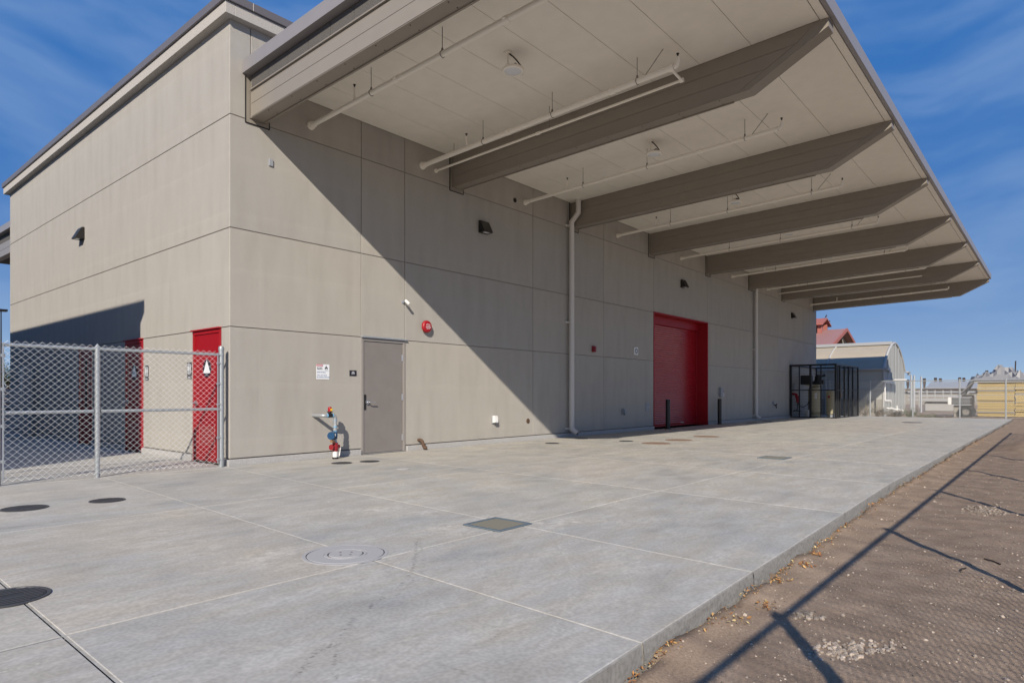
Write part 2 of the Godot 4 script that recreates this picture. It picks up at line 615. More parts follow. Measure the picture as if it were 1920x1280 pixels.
func concrete_image(w: int, h: int, area: Vector4, sd: int, marks: bool) -> Image:
	var mpx := area.y / w
	var f := noise(sd, 0.18, 4, FastNoiseLite.TYPE_SIMPLEX)
	var grain := f.get_image(w, h, false, false, false).get_data()
	var st := noise(sd + 1, 4.6 * mpx, 6).get_image(w / 3, h, false, false, false)
	st.resize(w, h, Image.INTERPOLATE_CUBIC)
	var streak := st.get_data()
	var bl := noise(sd + 2, 0.62 * mpx * 4.0, 5).get_image(w / 4, h / 4, false, false, false)
	bl.resize(w, h, Image.INTERPOLATE_CUBIC)
	var blot := bl.get_data()
	var sm := noise(sd + 3, 1.9 * mpx * 4.0, 6, FastNoiseLite.TYPE_SIMPLEX).get_image(w / 8, h / 4, false, false, false)
	sm.resize(w, h, Image.INTERPOLATE_CUBIC)
	var smear := sm.get_data()
	var dt := noise(sd + 4, 13.0 * mpx, 5, FastNoiseLite.TYPE_SIMPLEX).get_image(w / 2, h, false, false, false)
	dt.resize(w, h, Image.INTERPOLATE_CUBIC)
	var det := dt.get_data()
	var mk := PackedFloat32Array()
	mk.resize(w * h)
	if marks:
		var r := RandomNumberGenerator.new()
		r.seed = 5
		var px := 1.0 / mpx
		var lines := [
			[[Vector2(-1.475, 6.145), Vector2(-1.843, 6.557), Vector2(-2.129, 6.845), Vector2(-2.377, 7.026), Vector2(-2.589, 7.127), Vector2(-2.775, 7.233), Vector2(-2.898, 7.284), Vector2(-3.046, 7.408), Vector2(-3.133, 7.476), Vector2(-3.24, 7.501), Vector2(-3.444, 7.67)], -0.14, 0.009, 0.40],
			[[Vector2(-3.046, 7.408), Vector2(-3.122, 7.489), Vector2(-3.197, 7.587), Vector2(-3.333, 7.8)], -0.13, 0.008, 0.40],
			[[Vector2(-1.43, 6.13), Vector2(-1.80, 6.58), Vector2(-2.09, 6.90), Vector2(-2.34, 7.06), Vector2(-2.56, 7.165)], -0.12, 0.007, 0.5],
			[[Vector2(-0.933, 7.135), Vector2(-1.329, 7.527), Vector2(-1.648, 7.765), Vector2(-1.989, 7.969), Vector2(-2.33, 8.141), Vector2(-2.675, 8.284)], 0.07, 0.008, 0.3],
			[[Vector2(-0.96, 7.19), Vector2(-1.36, 7.58), Vector2(-1.68, 7.82), Vector2(-2.02, 8.02), Vector2(-2.36, 8.20)], 0.06, 0.007, 0.4],
			[[Vector2(-2.97, 7.99), Vector2(-2.962, 8.12), Vector2(-2.963, 8.262)], -0.035, 0.014, 0.2],
		]
		for l in lines:
			var pts: Array = l[0]
			for i in pts.size() - 1:
				var a: Vector2 = pts[i]
				var b: Vector2 = pts[i + 1]
				var steps := maxi(2, int(a.distance_to(b) / 0.006))
				var on := true
				for s in steps:
					if r.randf() < 0.25:
						on = r.randf() > l[3]
					if not on:
						continue
					var p := a.lerp(b, float(s) / steps) + Vector2(r.randfn(0, 0.008), r.randfn(0, 0.008))
					blur_dot(mk, w, h, (p.x - area.x) * px, (p.y - area.z) * px, maxf(1.2, l[2] * px * r.randf_range(0.5, 1.2)), l[1] * r.randf_range(0.4, 1.0))
		# scuffs, drips and pale patches
		for k in 240:
			var p := Vector2(r.randf_range(-5.5, 5.0), r.randf_range(0.3, 8.3))
			var n := r.randi_range(3, 14)
			var dirn := Vector2.from_angle(r.randfn(0.0, 0.5))
			var s := -0.11 if r.randf() < 0.72 else 0.10
			for q in n:
				var o := p + dirn * 0.013 * q + Vector2(r.randfn(0, 0.01), r.randfn(0, 0.006))
				blur_dot(mk, w, h, (o.x - area.x) * px, (o.y - area.z) * px, maxf(1.0, px * r.randf_range(0.003, 0.012)), s * r.randf_range(0.4, 1.0))
		for c in [Vector3(-1.15, 6.0, 0.07), Vector3(-2.55, 5.75, 0.06), Vector3(-0.95, 4.9, 0.08), Vector3(-0.62, 5.35, 0.07), Vector3(-0.35, 6.62, 0.10)]:
			for q in 90:
				var o := Vector2(c.x, c.y) + Vector2(r.randfn(0, 0.16), r.randfn(0, 0.09))
				blur_dot(mk, w, h, (o.x - area.x) * px, (o.y - area.z) * px, px * r.randf_range(0.01, 0.05), c.z * 0.35)
	var out := PackedByteArray()
	out.resize(w * h * 3)
	for i in w * h:
		var s := (streak[i] - 128) * 0.0022
		var b := (blot[i] - 128) * 0.0022
		var d := det[i] - 128
		# smears gather in patches and break up into fine crisp flecks
		var zone := clampf((150 - blot[i]) * 0.013, 0.0, 1.0)
		var m := clampf((smear[i] - 140 + d * 0.45) * 0.022, 0.0, 1.0) * (0.25 + 0.75 * zone)
		var pale := clampf((118 - smear[i] + d * 0.5) * 0.03, 0.0, 1.0) * (1.0 - zone)
		var g := (grain[i] - 128) * 0.0005 + d * 0.00028
		var t := 0.865 + s * 0.15 + b * 0.08 + g + mk[i] - m * 0.062 + pale * 0.03
		var wm := 0.006 + (b - s) * 0.06 - m * 0.006
		out[i * 3] = clampi(int((t + wm) * 255.0), 0, 255)
		out[i * 3 + 1] = clampi(int((t + wm * 0.2) * 255.0), 0, 255)
		out[i * 3 + 2] = clampi(int((t - wm) * 255.0), 0, 255)
	return Image.create_from_data(w, h, false, Image.FORMAT_RGB8, out)

func slab_material(called: String, im: Image) -> StandardMaterial3D:
	var m := mat(called, lin(0.60, 0.585, 0.54), 0.82)
	m.albedo_texture = ImageTexture.create_from_image(im)
	m.vertex_color_use_as_albedo = true
	return m

func slab_mesh(poly: PackedVector2Array, top: float, thick: float, planar: Vector4, tint: Color) -> MB:
	# outline in x, z; a small worn arris runs round the top
	var mb := MB.new()
	mb.colored = true
	mb.col = tint
	mb.planar = planar
	var inner := PackedVector2Array()
	var turn := -1.0 if Geometry2D.is_polygon_clockwise(poly) else 1.0
	for i in poly.size():
		var p := poly[i]
		var e0 := (p - poly[(i - 1 + poly.size()) % poly.size()]).normalized()
		var e1 := (poly[(i + 1) % poly.size()] - p).normalized()
		var inw := (Vector2(-e0.y, e0.x) + Vector2(-e1.y, e1.x)) * turn
		inner.append(p + inw * (0.006 / maxf(0.5, 1.0 + e0.dot(e1))))
	var idx := Geometry2D.triangulate_polygon(inner)
	for i in range(0, idx.size(), 3):
		var a := inner[idx[i]]
		var b := inner[idx[i + 1]]
		var d := inner[idx[i + 2]]
		mb.tri(Vector3(a.x, top, a.y), Vector3(b.x, top, b.y), Vector3(d.x, top, d.y), Vector3.UP, Vector3.UP, Vector3.UP)
	var far := poly
	var mid := Vector3.ZERO
	for p in poly:
		mid += Vector3(p.x, top - 0.5, p.y) / poly.size()
	for i in inner.size():
		var j := (i + 1) % inner.size()
		var a := inner[i]
		var b := inner[j]
		var c := far[i]
		var d := far[j]
		mb.face(Vector3(a.x, top, a.y), Vector3(b.x, top, b.y), Vector3(d.x, top - 0.005, d.y), Vector3(c.x, top - 0.005, c.y), mid)
		mb.face(Vector3(c.x, top - 0.005, c.y), Vector3(d.x, top - 0.005, d.y), Vector3(d.x, top - thick, d.y), Vector3(c.x, top - thick, c.y), Vector3(mid.x, top - thick * 0.5, mid.z))
	return mb

func rough_edge(x0: float, x1: float, top: float) -> MB:
	var mb := MB.new()
	var nz := noise(64, 1.0, 4)
	var st := 0.03 if x0 < 8.0 else 0.12
	var n := maxi(4, int((x1 - x0) / st))
	var rows := []
	for j in 7:
		var row := []
		for i in n + 1:
			var x := lerpf(x0, x1, float(i) / n)
			var y: float = top - 0.001 - [0.0, 0.004, 0.022, 0.05, 0.085, 0.125, 0.19][j]
			var out: float = [-0.007, 0.0, 0.002, 0.003, 0.004, 0.005, 0.006][j]
			out += (0.004 * nz.get_noise_2d(x * 9.0, y * 40.0) + 0.005 * nz.get_noise_2d(x * 2.0, y * 9.0)) * (0.4 if j == 0 else 1.0)
			row.append(Vector3(x, y, edge_z(x) + out))
		rows.append(row)
	for j in 6:
		for i in n:
			mb.face(rows[j][i], rows[j][i + 1], rows[j + 1][i + 1], rows[j + 1][i], Vector3(rows[j][i].x, -0.6, rows[j][i].z - 1.0))
	return mb

func build_apron() -> void:
	var near := Vector4(-6.6, 12.2, -0.3, 9.15)
	var far := Vector4(5.6, 27.2, -0.3, 9.15)
	slab_material("concrete_near", concrete_image(2048, 1536, near, 71, true))
	slab_material("concrete_far", concrete_image(2048, 688, far, 81, false))
	var apron := thing("concrete_apron", "wide pale concrete apron of large slabs in front of the building", "", Vector3.ZERO, "", "structure")
	# joints across the apron: x at the wall and x at the outer edge
	var jx := [[-7.2, -7.2], [-3.80, -3.93], [-1.78, -2.21], [-0.10, -0.70], [2.45, 1.92], [5.10, 4.45], [7.6, 7.1], [11.4, 10.8], [16.6, 16.1], [22.0, 21.6], [27.2, 27.0], [32.35, 32.35]]
	var jz := [0.05, 3.40, 6.42, 99.0]
	var r := RandomNumberGenerator.new()
	r.seed = 9
	var gap := 0.006
	for i in jx.size() - 1:
		for j in 3:
			var poly := PackedVector2Array()
			var za: float = jz[j] + gap
			var zb: float = jz[j + 1] - gap
			var l := func(k: int, z: float) -> float: return lerpf(jx[k][0], jx[k][1], clampf(z / 8.5, 0.0, 1.0))
			poly.append(Vector2(l.call(i, za) + gap, za))
			poly.append(Vector2(l.call(i + 1, za) - gap, za))
			if j < 2:
				poly.append(Vector2(l.call(i + 1, zb) - gap, zb))
				poly.append(Vector2(l.call(i, zb) + gap, zb))
			else:
				var x1: float = l.call(i + 1, 8.5) - gap
				var x0: float = l.call(i, 8.5) + gap
				var n := 8
				for k in n + 1:
					var x := lerpf(x1, x0, float(k) / n)
					poly.append(Vector2(x, edge_z(x) - 0.008))
			# each pour has its own tone: greenish grey by the wall, tan in the middle, grey outside
			var t: float = 1.0 - 0.05 * r.randf() - [0.045, 0.0, 0.02][j]
			var wm: float = [0.010, 0.030, 0.020][j] * r.randf_range(0.5, 1.3) + r.randf_range(-0.005, 0.005)
			var nearby: bool = jx[i][0] < 5.0
			var top := 0.0
			if i == 0:
				top = -0.004
			var mb := slab_mesh(poly, top, 0.2, near if nearby else far, Color(t + wm, t, t - wm))
			part(apron, "slab", mb, M.concrete_near if nearby else M.concrete_far)
			if j == 2:
				# rough formed outer face of the slab
				var xa: float = poly[2].x
				var xb: float = poly[poly.size() - 1].x
				part(apron, "slab_edge", rough_edge(minf(xa, xb), maxf(xa, xb), top), M.concrete_edge)
	# pale joint filler, a little below the slabs
	for i in range(1, jx.size() - 1):
		var w := 0.007 if i != 1 else 0.011
		var mb := MB.new()
		var pz := edge_z(jx[i][1])
		var a := Vector3(jx[i][0], -0.003, 0.05)
		var b := Vector3(lerpf(jx[i][0], jx[i][1], clampf(pz / 8.5, 0.0, 1.0)), -0.003, pz - 0.01)
		if i == 1:
			a.x += 0.004
			b.x += 0.004
		mb.quad(a + Vector3(-w, 0, 0), a + Vector3(w, 0, 0), b + Vector3(w, 0, 0), b + Vector3(-w, 0, 0), Vector3.UP)
		part(apron, "joint_filler", mb, M.sealant)
	for z in [3.40, 6.42]:
		var mb := MB.new()
		mb.quad(Vector3(-7.1, -0.0045, z - 0.006), Vector3(32.3, -0.0045, z - 0.006), Vector3(32.3, -0.0045, z + 0.006), Vector3(-7.1, -0.0045, z + 0.006), Vector3.UP)
		part(apron, "joint_filler", mb, M.sealant)
	# strip of concrete behind the chain link fence
	var yard := thing("pavement", "concrete pavement behind the chain link fence beside the red doors", "", Vector3.ZERO, "", "structure")
	var zz := [0.038, -1.6, -6.5, -16.0]
	for j in 3:
		var xa := -9.0
		for xb in [-2.9, -0.045]:
			var mb := slab_mesh(PackedVector2Array([Vector2(xa, zz[j + 1]), Vector2(xb - 0.012, zz[j + 1]), Vector2(xb - 0.012, zz[j] - 0.012), Vector2(xa, zz[j] - 0.012)]), 0.0, 0.2, Vector4(-6.6, 12.2, -9.5, 9.15), Color(0.97, 0.97, 0.97))
			part(yard, "slab", mb, M.concrete_near)
			xa = xb

# ------------------------------------------------------------------ main building
func build_building() -> void:
	var b := thing("main_building", "large beige stucco service building with red doors and roll-up door", "building")
	var g := 0.006
	# solid body behind the stucco panels, open where the roll-up door stands back
	var core := MB.new()
	core.span(Vector3(0.02, 0, -13.78), Vector3(13.93, 7.2, -0.02))
	core.span(Vector3(18.16, 0, -13.78), Vector3(32.18, 7.2, -0.02))
	core.span(Vector3(13.93, 3.82, -13.78), Vector3(18.16, 7.2, -0.021))
	core.span(Vector3(13.93, 0, -13.77), Vector3(18.16, 3.82, -0.62))
	part(b, "wall_core", core, M.stucco_core)
	# long wall: panels with control joints between them
	var xs := [0.0, 2.515, 3.57, 7.69, 10.96, 13.955, 18.135, 26.0, 29.9, 32.2]
	var ys := [0.118, 2.213, 3.785, 5.583, 7.09]
	for j in 4:
		for i in xs.size() - 1:
			if (i == 1 and j == 0) or (i == 5 and j < 2):
				continue
			var cuts := [xs[i], xs[i + 1]]
			if i == 0 and j == 3:
				cuts = [xs[0], 0.345, xs[1]]
			if i == 6 and j == 3:
				cuts = [xs[6], 22.0, xs[7]]
			for k in cuts.size() - 1:
				var x0: float = cuts[k] + (g if cuts[k] > 0.0 else 0.0)
				var x1: float = cuts[k + 1] - (g if cuts[k + 1] < 32.0 else 0.0)
				var mb := MB.new()
				mb.span(Vector3(x0, ys[j] + (g if j else 0.0), -0.019), Vector3(x1, ys[j + 1] - g, 0.0), 0.0035)
				var m: Material = M.stucco_grey if (j == 1 and i >= 7) else [M.stucco, M.stucco_warm, M.stucco_cool][(i * 2 + j + k) % 3]
				part(b, "stucco_panel", mb, m)
	# end wall
	var doors := [[-1.325, -0.295], [-4.475, -3.545], [-7.40, -6.50]]
	for j in 4:
		var runs := [[-13.8, -0.0195]]
		if j == 0:
			runs = [[-13.8, -7.40], [-6.50, -4.475], [-3.545, -1.325], [-0.295, -0.0195]]
		for run in runs:
			var mb := MB.new()
			mb.span(Vector3(0.0, ys[j] + (g if j else 0.0), run[0] + (g if run[0] > -13.0 else 0.0)), Vector3(0.019, ys[j + 1] - g, run[1] - (g if run[1] < -0.1 else 0.0)), 0.0035)
			part(b, "stucco_panel", mb, M.stucco)
	# back and far walls, plain
	var mb := MB.new()
	mb.span(Vector3(0.02, 0, -13.8), Vector3(32.2, 7.09, -13.782))
	mb.span(Vector3(32.182, 0, -13.78), Vector3(32.2, 7.09, -0.02))
	part(b, "plain_wall", mb, M.stucco)
	# pale curb under the panels
	for run in [[Vector3(-0.04, -0.1, -0.03), Vector3(2.49, 0.098, 0.045)], [Vector3(3.60, -0.1, -0.03), Vector3(13.92, 0.098, 0.045)], [Vector3(18.17, -0.1, -0.03), Vector3(32.24, 0.098, 0.045)],
			[Vector3(-0.04, -0.1, -0.29), Vector3(0.015, 0.098, -0.031)], [Vector3(-0.04, -0.1, -3.54), Vector3(0.015, 0.098, -1.335)], [Vector3(-0.04, -0.1, -6.49), Vector3(0.015, 0.098, -4.48)], [Vector3(-0.04, -0.1, -13.82), Vector3(0.015, 0.098, -7.41)]]:
		mb = MB.new()
		mb.span(run[0], run[1], 0.006)
		part(b, "footing_curb", mb, M.curb)
	# parapet: a stucco band and a metal coping
	for side in [[Vector3(-0.13, 7.085, -13.95), Vector3(0.02, 7.27, 0.13)], [Vector3(0.021, 7.085, -0.02), Vector3(32.33, 7.27, 0.13)], [Vector3(0.021, 7.085, -13.95), Vector3(32.33, 7.27, -13.79)], [Vector3(32.19, 7.085, -13.789), Vector3(32.33, 7.27, -0.021)]]:
		mb = MB.new()
		mb.span(side[0], side[1], 0.004)
		part(b, "parapet_band", mb, M.trim_band)
	for side in [[Vector3(-0.165, 7.272, -13.985), Vector3(0.30, 7.405, 0.165)], [Vector3(0.301, 7.272, -0.3), Vector3(32.365, 7.405, 0.165)], [Vector3(0.301, 7.272, -13.985), Vector3(32.365, 7.405, -13.5)], [Vector3(31.9, 7.272, -13.499), Vector3(32.365, 7.405, -0.301)]]:
		mb = MB.new()
		mb.span(side[0], side[1], 0.006)
		part(b, "parapet_coping", mb, M.parapet_metal)
	mb = MB.new()
	mb.span(Vector3(0.302, 7.205, -13.49), Vector3(31.89, 7.22, -0.31))
	part(b, "roof", mb, M.roof_grey)
	grey_door(b)
	red_doors(b, doors)
	roll_up(b)

func hinge(parent: Node3D, at: Vector3, along_x := true) -> void:
	var mb := MB.new()
	mb.tube([at + Vector3(0, -0.065, 0), at + Vector3(0, 0.065, 0)], 0.009, 8)
	mb.box(at + (Vector3(-0.012, 0, -0.008) if along_x else Vector3(0.008, 0, 0.012)), Vector3(0.02, 0.12, 0.006))
	part(parent, "hinge", mb, M.steel)

func grey_door(b: Node3D) -> void:
	var d := group_part(b, "service_door")
	d.set_meta("label", "grey metal service door with lever handle and steel hinges")
	var mb := MB.new()
	mb.span(Vector3(2.507, -0.005, -0.019), Vector3(2.562, 2.145, 0.012), 0.003)
	mb.span(Vector3(3.520, -0.005, -0.019), Vector3(3.578, 2.145, 0.012), 0.003)
	mb.span(Vector3(2.507, 2.1455, -0.019), Vector3(3.578, 2.203, 0.012), 0.003)
	part(d, "door_frame", mb, M.grey_frame)
	mb = MB.new()
	mb.span(Vector3(2.566, 0.022, -0.0195), Vector3(3.516, 2.140, -0.006), 0.002)
	part(d, "door_leaf", mb, M.grey_door)
	mb = MB.new()
	mb.span(Vector3(2.50, 2.206, -0.005), Vector3(3.60, 2.236, 0.05), 0.003)
	part(d, "drip_cap", mb, M.galvanised)
	mb = MB.new()
	mb.span(Vector3(2.563, 0.001, -0.018), Vector3(3.519, 0.018, 0.035), 0.003)
	part(d, "threshold", mb, M.steel)
	for y in [0.28, 1.08, 1.86]:
		hinge(d, Vector3(3.512, y, 0.004))
	mb = MB.new()
	mb.box(Vector3(2.60, 0.985, -0.001), Vector3(0.052, 0.29, 0.012), 0.004)
	part(d, "lock_plate", mb, M.dark)
	mb = MB.new()
	mb.tube([Vector3(2.645, 0.985, -0.005), Vector3(2.645, 0.985, 0.028)], 0.037, 18)
	mb.tube([Vector3(2.645, 0.985, 0.0), Vector3(2.645, 0.985, 0.068), Vector3(2.665, 0.985, 0.078), Vector3(2.775, 0.982, 0.076)], 0.0115, 10)
	part(d, "lever_handle", mb, M.steel)

func red_doors(b: Node3D, doors: Array) -> void:
	for k in 3:
		var z0: float = doors[k][0]
		var z1: float = doors[k][1]
		var zc := (z0 + z1) * 0.5
		var d := group_part(b, "restroom_door" if k < 2 else "storage_door")
		d.set_meta("label", ["red metal restroom door in sunlight with white triangle sign", "red metal restroom door half in shadow with triangle sign", "red metal door with narrow dark window in deep shade"][k])
		var mb := MB.new()
		mb.span(Vector3(-0.014, -0.004, z0 + 0.004), Vector3(0.019, 2.14, z0 + 0.055), 0.003)
		mb.span(Vector3(-0.014, -0.004, z1 - 0.055), Vector3(0.019, 2.14, z1 - 0.004), 0.003)
		mb.span(Vector3(-0.014, 2.1405, z0 + 0.004), Vector3(0.019, 2.20, z1 - 0.004), 0.003)
		mb.span(Vector3(-0.05, 2.202, z0 - 0.01), Vector3(0.005, 2.225, z1 + 0.01), 0.003)
		part(d, "door_frame", mb, M.red_paint)
		mb = MB.new()
		mb.span(Vector3(0.004, 0.022, z0 + 0.059), Vector3(0.0195, 2.137, z1 - 0.059), 0.002)
		part(d, "door_leaf", mb, M.red_door)
		for y in [0.28, 1.08, 1.86]:
			hinge(d, Vector3(-0.002, y, z1 - 0.062), false)
		mb = MB.new()
		mb.tube([Vector3(0.004, 0.99, z0 + 0.13), Vector3(-0.02, 0.99, z0 + 0.13)], 0.036, 16)
		mb.tube([Vector3(0.0, 0.99, z0 + 0.13), Vector3(-0.065, 0.99, z0 + 0.13), Vector3(-0.075, 0.99, z0 + 0.15), Vector3(-0.072, 0.985, z0 + 0.25)], 0.011, 8)
		part(d, "lever_handle", mb, M.steel)
		if k < 2:
			mb = MB.new()
			mb.xf = Transform3D(Basis(Vector3(0, 0, 1), PI / 2), Vector3(0.0035, 1.565, zc))
			mb.lathe([Vector2(0, 0.0035), Vector2(0.15, 0.0035), Vector2(0.152, 0.0), Vector2(0, 0.0)], 28)
			part(d, "sign_disc", mb, M.sign_black)
			mb = MB.new()
			mb.xf = Transform3D(Basis(Vector3(0, 0, -1), Vector3(0, 1, 0), Vector3(1, 0, 0)), Vector3(-0.003, 1.565, zc))
			mb.prism(PackedVector2Array([Vector2(-0.125, -0.078), Vector2(0.125, -0.078), Vector2(0, 0.145)]), 0.0028)
			part(d, "triangle_sign", mb, M.white_paint)
			mb = MB.new()
			for s in 13:
				mb.box(Vector3(0.0, 0.30 + 0.025 * s, zc), Vector3(0.008, 0.012, 0.44))
			mb.span(Vector3(-0.003, 0.265, z0 + 0.225), Vector3(0.004, 0.64, z0 + 0.245))
			mb.span(Vector3(-0.003, 0.265, z1 - 0.245), Vector3(0.004, 0.64, z1 - 0.225))
			part(d, "vent_louvre", mb, M.faded_red)
		else:
			mb = MB.new()
			mb.box(Vector3(0.002, 1.3, zc + 0.02), Vector3(0.006, 1.3, 0.13), 0.002)
			part(d, "window_pane", mb, M.dark)

func roll_up(b: Node3D) -> void:
	var d := group_part(b, "roll_up_door")
	d.set_meta("label", "tall red slatted roll-up door set deep in the wall")
	var x0 := 13.955
	var x1 := 18.135
	var mb := MB.new()
	mb.span(Vector3(x0 - 0.02, 0.0, -0.61), Vector3(x0 + 0.03, 3.77, 0.018), 0.004)
	part(d, "jamb", mb, M.red_paint)
	mb = MB.new()
	mb.span(Vector3(x1 - 0.03, 0.0, -0.61), Vector3(x1 + 0.02, 3.77, 0.018), 0.004)
	part(d, "jamb", mb, M.red_paint)
	mb = MB.new()
	mb.span(Vector3(x0 - 0.02, 3.771, -0.61), Vector3(x1 + 0.02, 3.81, 0.018), 0.004)
	part(d, "head", mb, M.red_paint)
	mb = MB.new()
	mb.span(Vector3(x0 + 0.031, 3.50, -0.60), Vector3(x1 - 0.031, 3.7705, -0.345), 0.006)
	part(d, "hood", mb, M.red_paint)
	for s in [x0 + 0.031, x1 - 0.111]:
		mb = MB.new()
		mb.span(Vector3(s, 0.0, -0.50), Vector3(s + 0.08, 3.499, -0.375), 0.004)
		part(d, "guide_rail", mb, M.red_paint)
	# curved slats
	var slat := MB.new()
	var hgt := 0.0745
	var prof := []
	for k in 7:
		var t := float(k) / 6
		prof.append(Vector2(0.002 + 0.021 * sin(PI * clampf(t * 1.15, 0.0, 1.0)), t * hgt))
	for k in 6:
		var a: Vector2 = prof[k]
		var c: Vector2 = prof[k + 1]
		var nn := Vector3(0, -(c.x - a.x), c.y - a.y).normalized()
		slat.quad(Vector3(-1.99, a.y, a.x), Vector3(1.99, a.y, a.x), Vector3(1.99, c.y, c.x), Vector3(-1.99, c.y, c.x), nn)
	slat.quad(Vector3(-1.99, 0, 0.002), Vector3(1.99, 0, 0.002), Vector3(1.99, 0, -0.01), Vector3(-1.99, 0, -0.01), Vector3.DOWN)
	var sm := slat.mesh()
	for k in 46:
		part(d, "slat", sm, M.slat_red, Vector3(16.045, 0.075 + hgt * k, -0.445))
	mb = MB.new()
	mb.span(Vector3(x0 + 0.05, 0.012, -0.465), Vector3(x1 - 0.05, 0.074, -0.415), 0.006)
	part(d, "bottom_bar", mb, M.red_paint)
	mb = MB.new()
	mb.box(Vector3(16.9, 0.115, -0.424), Vector3(0.26, 0.02, 0.012))
	part(d, "maker_plate", mb, M.white_plastic)

# ------------------------------------------------------------------ canopy
func soffit_y(z: float) -> float:
	return 6.265 + SLOPE * z

func build_canopy() -> void:
	var cn := thing("canopy", "deep cantilevered canopy on brown beams over the long wall", "canopy")
	var bx := [0.335, 4.896, 9.338, 13.673, 18.037, 22.347, 26.597, 31.70]
	var bw := 0.25
	var low := 5.61
	for i in bx.size():
		var beam := group_part(cn, "beam")
		var x0: float = bx[i]
		# profile in z, y
		var mb := MB.new()
		mb.xf = Transform3D(Basis(Vector3(0, 0, 1), Vector3(0, 1, 0), Vector3(1, 0, 0)), Vector3(x0, 0, 0))
		mb.prism(PackedVector2Array([Vector2(0.002, low), Vector2(6.42, low + SLOPE * 6.42), Vector2(7.535, 6.30), Vector2(7.535, 6.425), Vector2(7.44, 6.44), Vector2(0.002, 6.29)]), bw)
		part(beam, "beam_core", mb, M.bronze)
		# face boards, a little proud, stopping short of the raked end
		var lv := [0.0, 0.222, 0.434, 0.655]
		for side in [-1, 1]:
			for k in 3:
				if i == 0 and side == -1 and k == 2:
					continue
				var a: float = lv[k] + (0.004 if k else 0.012)
				var c: float = lv[k + 1] - 0.004
				var out := 0.0 if i > 0 else 0.0
				var cut := func(y: float) -> float: return 6.42 + (y / 0.55) * 1.10 - 0.20 + out
				mb = MB.new()
				var px: float = x0 - 0.007 if side < 0 else x0 + bw
				mb.xf = Transform3D(Basis(Vector3(0, 0, 1), Vector3(0, 1, 0), Vector3(1, 0, 0)), Vector3(px, 0, 0))
				var za: float = cut.call(a)
				var zc: float = minf(cut.call(c), 7.38)
				mb.prism(PackedVector2Array([Vector2(0.05, low + a + 0.001), Vector2(za, low + a + SLOPE * za), Vector2(zc, low + c + SLOPE * zc), Vector2(0.05, low + c + 0.001)]), 0.007)
				part(beam, "face_board", mb, M.bronze)
		mb = MB.new()
		mb.xf = Transform3D(Basis(Vector3(0, 0, 1), Vector3(0, 1, 0), Vector3(1, 0, 0)), Vector3(x0 + bw - 0.03, 0, 0))
		mb.prism(PackedVector2Array([Vector2(0.06, low - 0.016), Vector2(6.1, low - 0.016 + SLOPE * 6.1), Vector2(6.1, low + SLOPE * 6.1 - 0.001), Vector2(0.06, low - 0.001)]), 0.028)
		part(beam, "edge_strip", mb, M.bronze)
		mb = MB.new()
		for k in 9:
			var zs := 0.5 + k * 0.68
			for xo in [0.045, bw - 0.06]:
				mb.xf.origin = Vector3(x0 + xo, low + SLOPE * zs - 0.001, zs)
				mb.lathe([Vector2(0.009, 0.0005), Vector2(0.007, -0.005), Vector2(0, -0.006)], 8)
		part(beam, "screws", mb, M.dark)
		# flashing where the beam enters the wall
		mb = MB.new()
		mb.span(Vector3(x0 - 0.075, low - 0.075, 0.0005), Vector3(x0 - 0.008, 6.27, 0.012), 0.002)
		mb.span(Vector3(x0 - 0.008, low - 0.075, 0.0005), Vector3(x0 + bw + 0.07, low - 0.017, 0.012), 0.002)
		mb.span(Vector3(x0 + bw + 0.009, low - 0.0165, 0.0005), Vector3(x0 + bw + 0.07, low + 0.03, 0.012), 0.002)
		part(beam, "wall_flashing", mb, M.bronze)
		mb = MB.new()
		mb.span(Vector3(x0 - 0.089, low - 0.089, 0.0004), Vector3(x0 - 0.0755, 6.27, 0.016))
		mb.span(Vector3(x0 - 0.0755, low - 0.089, 0.0004), Vector3(x0 + bw + 0.084, low - 0.0755, 0.016))
		mb.span(Vector3(x0 + bw + 0.0705, low - 0.0755, 0.0004), Vector3(x0 + bw + 0.084, low + 0.03, 0.016))
		part(beam, "sealant_bead", mb, M.dark)
	# soffit panels between the beams
	var zj := [0.012, 0.72, 1.54, 2.36, 3.18, 4.0, 4.82, 5.64, 6.46, 7.42]
	for i in bx.size() - 1:
		for k in zj.size() - 1:
			var x0: float = bx[i] + bw + 0.012
			var x1: float = bx[i + 1] - 0.012
			var z0: float = zj[k] + 0.0035
			var z1: float = zj[k + 1] - 0.0035
			var mb := MB.new()
			var len := x1 - x0
			mb.xf = Transform3D(Basis(Vector3(1, 0, 0), -atan(SLOPE)), Vector3((x0 + x1) * 0.5, soffit_y((z0 + z1) * 0.5) + 0.01, (z0 + z1) * 0.5))
			mb.box(Vector3.ZERO, Vector3(len, 0.02, z1 - z0), 0.002)
			part(cn, "soffit_panel", mb, M.soffit)
	# deck above the soffit
	var mb := MB.new()
	mb.xf = Transform3D(Basis(Vector3(0, 0, 1), Vector3(0, 1, 0), Vector3(1, 0, 0)), Vector3(0.59, 0, 0))
	mb.prism(PackedVector2Array([Vector2(0.003, 6.292), Vector2(7.44, 6.448), Vector2(7.543, 6.452), Vector2(7.543, 6.60), Vector2(0.003, 6.45)]), 31.3)
	part(cn, "roof_deck", mb, M.coping)
	# trim strip and front cap along the eave
	mb = MB.new()
	mb.span(Vector3(0.60, soffit_y(7.45) + 0.002, 7.426), Vector3(31.69, soffit_y(7.45) + 0.022, 7.535), 0.002)
	part(cn, "eave_strip", mb, M.soffit)
	mb = MB.new()
	mb.xf = Transform3D(Basis(Vector3(0, 0, 1), Vector3(0, 1, 0), Vector3(1, 0, 0)), Vector3(0.20, 0, 0))
	mb.prism(PackedVector2Array([Vector2(7.545, 6.435), Vector2(7.60, 6.435), Vector2(7.605, 6.44), Vector2(7.605, 6.655), Vector2(7.545, 6.665)]), 31.80)
